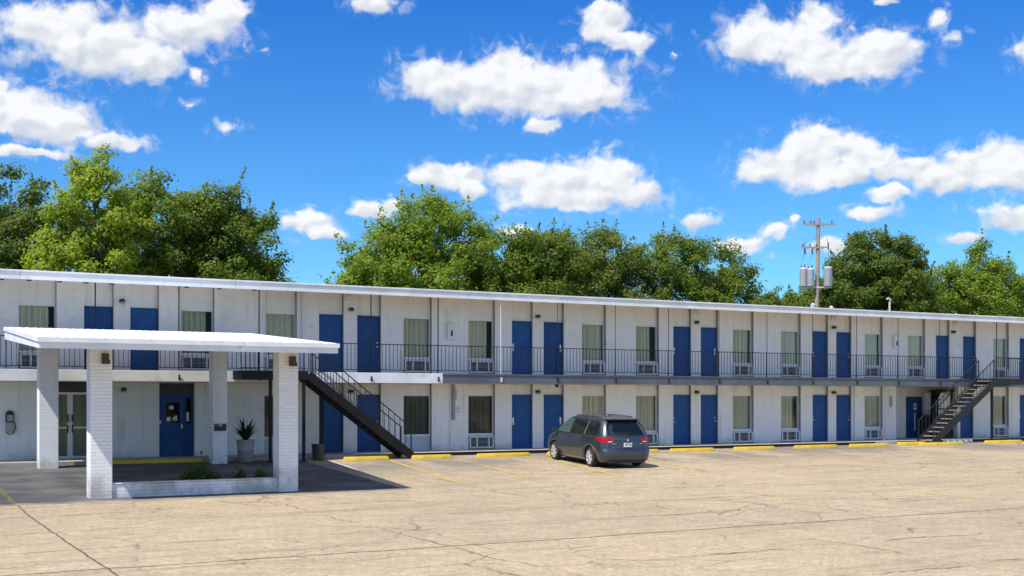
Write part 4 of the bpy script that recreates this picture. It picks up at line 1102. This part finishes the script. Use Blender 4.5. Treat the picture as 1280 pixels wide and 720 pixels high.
tree('leafy_tree', 57.4, 66.0, [(0, 0, 8.4, .9, .8, 1.8), (-.9, 0, 7.4, 1.1, .8, 1.4), (.5, 0, 9.8, .5, .5, .9), (.2, 0, 5.5, 1.2, 1.0, 1.8)], .10, 'mid', 18, 46, 110, .22, 'thin wispy sapling left of the utility pole', (.3, .5), .16)
tree('leafy_tree', 70.4, 77.5, [(0, 0, 9.0, 3.4, 2.6, 2.6), (1.8, 0, 10.0, 2.4, 2, 2.2), (-1.8, 0, 8.8, 2.2, 2, 2.0)], .22, 'mid', 19, 130, 170, .27, 'low bushy tree seen behind the utility pole', (.45, .85))
tree('leafy_tree', 67.7, 66.0, [(.2, 0, 9.0, 6.2, 4.2, 4.8), (-.2, 0, 12.3, 4.2, 3.1, 2.8), (-.3, 0, 13.6, 2.2, 1.9, 1.6), (-3.4, 0, 10.4, 2.0, 1.9, 2.6), (3.4, 0, 10.4, 2.3, 2.1, 2.6)], .40, 'dark', 20, 300, 220, .27, 'dense round dark tree right of the utility pole', (.5, .9))
tree('leafy_tree', 78.9, 66.5, [(0, 0, 9.0, 4.2, 3.4, 4.0), (.9, 0, 13.0, 1.6, 1.5, 2.0), (-2.2, 0, 11.0, 2.2, 2.0, 2.4), (3.2, 0, 11.0, 2.6, 2.2, 2.6)], .34, 'bright', 21, 210, 190, .27, 'lighter green tree at the far right edge with a pointed top', (.45, .85))
tree('leafy_tree', 88.0, 67.5, [(0, 0, 8.8, 4.0, 3.6, 3.8), (.5, 0, 11.6, 2.6, 2.4, 2.4)], .3, 'mid', 22, 80, 170, .28, 'green tree just beyond the right edge of the row', (.5, .9))

# ------------------------------------------------------------------ sky, sun, camera
YAW = math.atan2(1500., 2726.)
sun_el = R(56.0); heading = R(20.5)      # light travels along +X and a little into the facade
Ldir = Vector((math.cos(sun_el) * math.cos(heading), math.cos(sun_el) * math.sin(heading), -math.sin(sun_el)))
sl = bpy.data.lights.new('sun', 'SUN'); sl.energy = 4.2; sl.angle = R(.5); sl.color = (1.0, .955, .885)
so = bpy.data.objects.new('sun', sl); COL.objects.link(so); so.rotation_euler = Ldir.to_track_quat('-Z', 'Y').to_euler(); so.location = (-40, -20, 60)

world = bpy.data.worlds.new('World'); scene.world = world; world.use_nodes = True
t = NT(world.node_tree); t.n.clear()
out = t.new('ShaderNodeOutputWorld'); bg = t.new('ShaderNodeBackground'); bg.inputs['Strength'].default_value = .125
sky = t.new('ShaderNodeTexSky', sky_type='NISHITA'); sky.sun_disc = False; sky.sun_elevation = sun_el
sky.sun_rotation = math.atan2(-Ldir.x, -Ldir.y); sky.air_density = 1.0; sky.dust_density = .3; sky.ozone_density = 3.0; sky.altitude = 200
d = t.new('ShaderNodeTexCoord').outputs['Generated']
x = t.xyz(d)
az = t.math('SUBTRACT', t.math('ARCTAN2', x[0], x[1]), math.atan2(.48209, .87612))     # azimuth from the middle of the view, rightwards
el = t.math('ARCSINE', x[2])
ae = t.comb(az, el, 0)
CL = [(110, 55, 100, 46), (60, 35, 62, 34), (235, 38, 66, 34), (175, 70, 60, 30), (285, 18, 28, 24), (248, 94, 18, 13, .45),
      (62, 152, 64, 32), (12, 140, 30, 26), (140, 177, 50, 13), (4, 113, 12, 10), (240, 128, 26, 11, .72), (288, 158, 38, 15, .55), (330, 60, 22, 14, .75), (465, 5, 36, 13),
      (590, 108, 92, 34), (690, 110, 96, 40), (735, 122, 60, 28), (540, 98, 42, 24), (640, 84, 52, 26), (680, 158, 22, 8),
      (760, 30, 34, 26), (790, 50, 34, 16), (744, 14, 18, 14),
      (948, 45, 50, 34), (1012, 62, 52, 36), (1092, 65, 68, 30), (1020, 20, 26, 20), (1050, 86, 62, 17), (1172, 24, 22, 22, .55), (1192, 48, 24, 15, .5), (1105, 3, 16, 6), (872, 45, 14, 11, .75), (845, 66, 16, 11, .75),
      (1000, 206, 76, 30), (1022, 184, 50, 28), (1080, 192, 44, 28), (1055, 221, 62, 16), (950, 214, 30, 18),
      (1130, 214, 52, 18), (1190, 222, 82, 26), (1240, 203, 60, 25), (1112, 241, 26, 9), (1272, 214, 42, 26),
      (1087, 265, 34, 10), (1256, 274, 38, 18), (1214, 296, 28, 9), (1282, 266, 30, 15),
      (700, 232, 82, 30), (758, 222, 52, 30), (792, 242, 44, 18), (652, 218, 38, 18), (722, 252, 92, 14),
      (560, 222, 48, 16), (524, 224, 16, 8), (588, 236, 24, 9), (466, 262, 36, 13), (490, 257, 20, 11), (380, 280, 34, 15), (406, 291, 20, 8),
      (872, 276, 28, 12), (926, 308, 34, 12), (965, 290, 20, 11), (988, 272, 11, 9, .4), (1045, 313, 34, 12, .2), (646, 290, 26, 10), (30, 190, 60, 8), (-60, 90, 70, 40), (1340, 60, 60, 30), (1350, 240, 60, 30), (-70, 200, 60, 22)]
# wandering edge: push the lookup about with noise before measuring the clouds
nz = t.new('ShaderNodeTexNoise', noise_dimensions='2D'); t.put(nz.inputs['Vector'], ae); nz.inputs['Scale'].default_value = 26; nz.inputs['Detail'].default_value = 5; nz.inputs['Roughness'].default_value = .6
off = t.vmath('MULTIPLY', t.vmath('SUBTRACT', nz.outputs['Color'], (.5, .5, .5)), (.030, .018, 0))
aed = t.vmath('ADD', ae, off)
Fm = None; Um = None
for (cx, cy, rx, ry, *thin) in CL:
    k = (cx - 640) / 1500; m = (496 - cy) / 1500
    a0 = math.atan(k); e0 = math.atan(m / math.sqrt(1 + k * k))
    ra = rx * 1.05 / 1500 / (1 + k * k); re = ry * 1.05 / 1500 / math.sqrt(1 + k * k) / (1 + m * m)
    l = t.vmath('LENGTH', t.vmath('MULTIPLY_ADD', aed, (1 / ra, 1 / re, 0), (-a0 / ra, -e0 / re, 0)))
    if thin: l = t.math('ADD', l, thin[0])
    Fm = l if Fm is None else t.math('SMOOTH_MIN', Fm, l, .18)
    u = t.vmath('LENGTH', t.vmath('MULTIPLY_ADD', aed, (1 / ra, 1 / re, 0), (-(a0 - ra * .10) / ra, -(e0 + re * .55) / re, 0)))
    Um = u if Um is None else t.math('SMOOTH_MIN', Um, u, .25)
def puffs(vec, sc):
    v = t.new('ShaderNodeTexVoronoi', feature='SMOOTH_F1', voronoi_dimensions='2D'); t.put(v.inputs['Vector'], vec)
    v.inputs['Scale'].default_value = sc; v.inputs['Smoothness'].default_value = .55; v.inputs['Randomness'].default_value = 1
    return t.math('SUBTRACT', 1.0, v.outputs['Distance'])
def billow(vec):
    return t.math('ADD', t.math('MULTIPLY', puffs(vec, 38), .55), t.math('MULTIPLY', puffs(t.vmath('ADD', vec, (.37, .11, 0)), 88), .30))
stretch = t.vmath('MULTIPLY', aed, (.85, 1.15, 1))
n0 = t.noise(ae, 62, 8, .62, .4, '2D'); wisp = t.noise(ae, 17, 5, .6, .2, '2D')
b1 = billow(stretch); b2 = billow(t.vmath('ADD', stretch, (-.0042, .0075, 0)))
dens = t.math('ADD', t.math('SUBTRACT', 1.0, Fm), t.math('MULTIPLY', t.math('SUBTRACT', b1, .50), .72))
dens = t.math('ADD', dens, t.math('MULTIPLY', t.math('SUBTRACT', n0, .5), .62))
dens = t.math('ADD', dens, t.math('MULTIPLY', t.math('SUBTRACT', wisp, .5), .55))
halo = t.math('MULTIPLY', t.math('MULTIPLY', t.ramp(dens, -.55, .05), t.ramp(n0, .44, .72)), .42)
alpha = t.math('MAXIMUM', t.ramp(dens, -.10, .40), halo)
lit = t.math('ADD', t.math('MULTIPLY', t.math('SUBTRACT', b1, b2), 1.5), t.ramp(Um, .45, 1.5, .98, .08, False))
lit = t.math('ADD', lit, t.math('MULTIPLY', t.math('SUBTRACT', wisp, .5), .45))
lit = t.math('ADD', lit, t.ramp(dens, .05, .55, .22, 0, False))
ccol = t.mix(t.ramp(lit, .12, 1.02, 0, 1, False), (3.15, 3.5, 4.1), (5.45, 5.5, 5.55))
# blue of a clear polarised summer sky
sk = t.mix(1.0, sky.outputs[0], t.mix(t.ramp(el, .06, .36, 0, 1, False), (.36, .70, .92, 1), (.085, .43, .93, 1)), 'MULTIPLY')
hs = t.new('ShaderNodeHueSaturation'); hs.inputs['Saturation'].default_value = 1.0; hs.inputs['Value'].default_value = 1.0; t.put(hs.inputs['Color'], sk)
# higher up the dome and behind, unseen clouds added for the lighting
dome = t.noise(t.vmath('ADD', d, (3.1, 1.7, .4)), 2.6, 6, .6); far_m = t.ramp(el, .42, .62)
back_m = t.ramp(t.math('ABSOLUTE', az), .75, 1.0)
am = t.math('MULTIPLY', t.ramp(dome, .50, .60), t.math('MULTIPLY', t.math('MAXIMUM', far_m, back_m), t.ramp(el, .02, .12)))
col = t.mix(t.math('MULTIPLY', alpha, .97), hs.outputs[0], ccol)
col = t.mix(t.math('MULTIPLY', am, .9), col, (7.4, 7.5, 7.6))
t.put(bg.inputs[0], col); t.l.new(bg.outputs[0], out.inputs[0])

cam = bpy.data.cameras.new('camera'); co = bpy.data.objects.new('camera', cam); COL.objects.link(co)
co.location = (0, 0, 2.24); co.rotation_euler = (R(90), 0, -math.atan2(.48209, .87612))
cam.sensor_width = 36; cam.lens = 1500 / 1280 * 36; cam.shift_y = (496 - 360) / 1280; cam.clip_end = 3000; cam.clip_start = .1
scene.camera = co
vs = scene.view_settings; vs.view_transform = 'Standard'; vs.look = 'None'; vs.gamma = 1; vs.exposure = .52; vs.use_curve_mapping = False
scene.cycles.max_bounces = 6; scene.cycles.diffuse_bounces = 4; scene.cycles.transparent_max_bounces = 12
scene.cycles.use_denoising = True
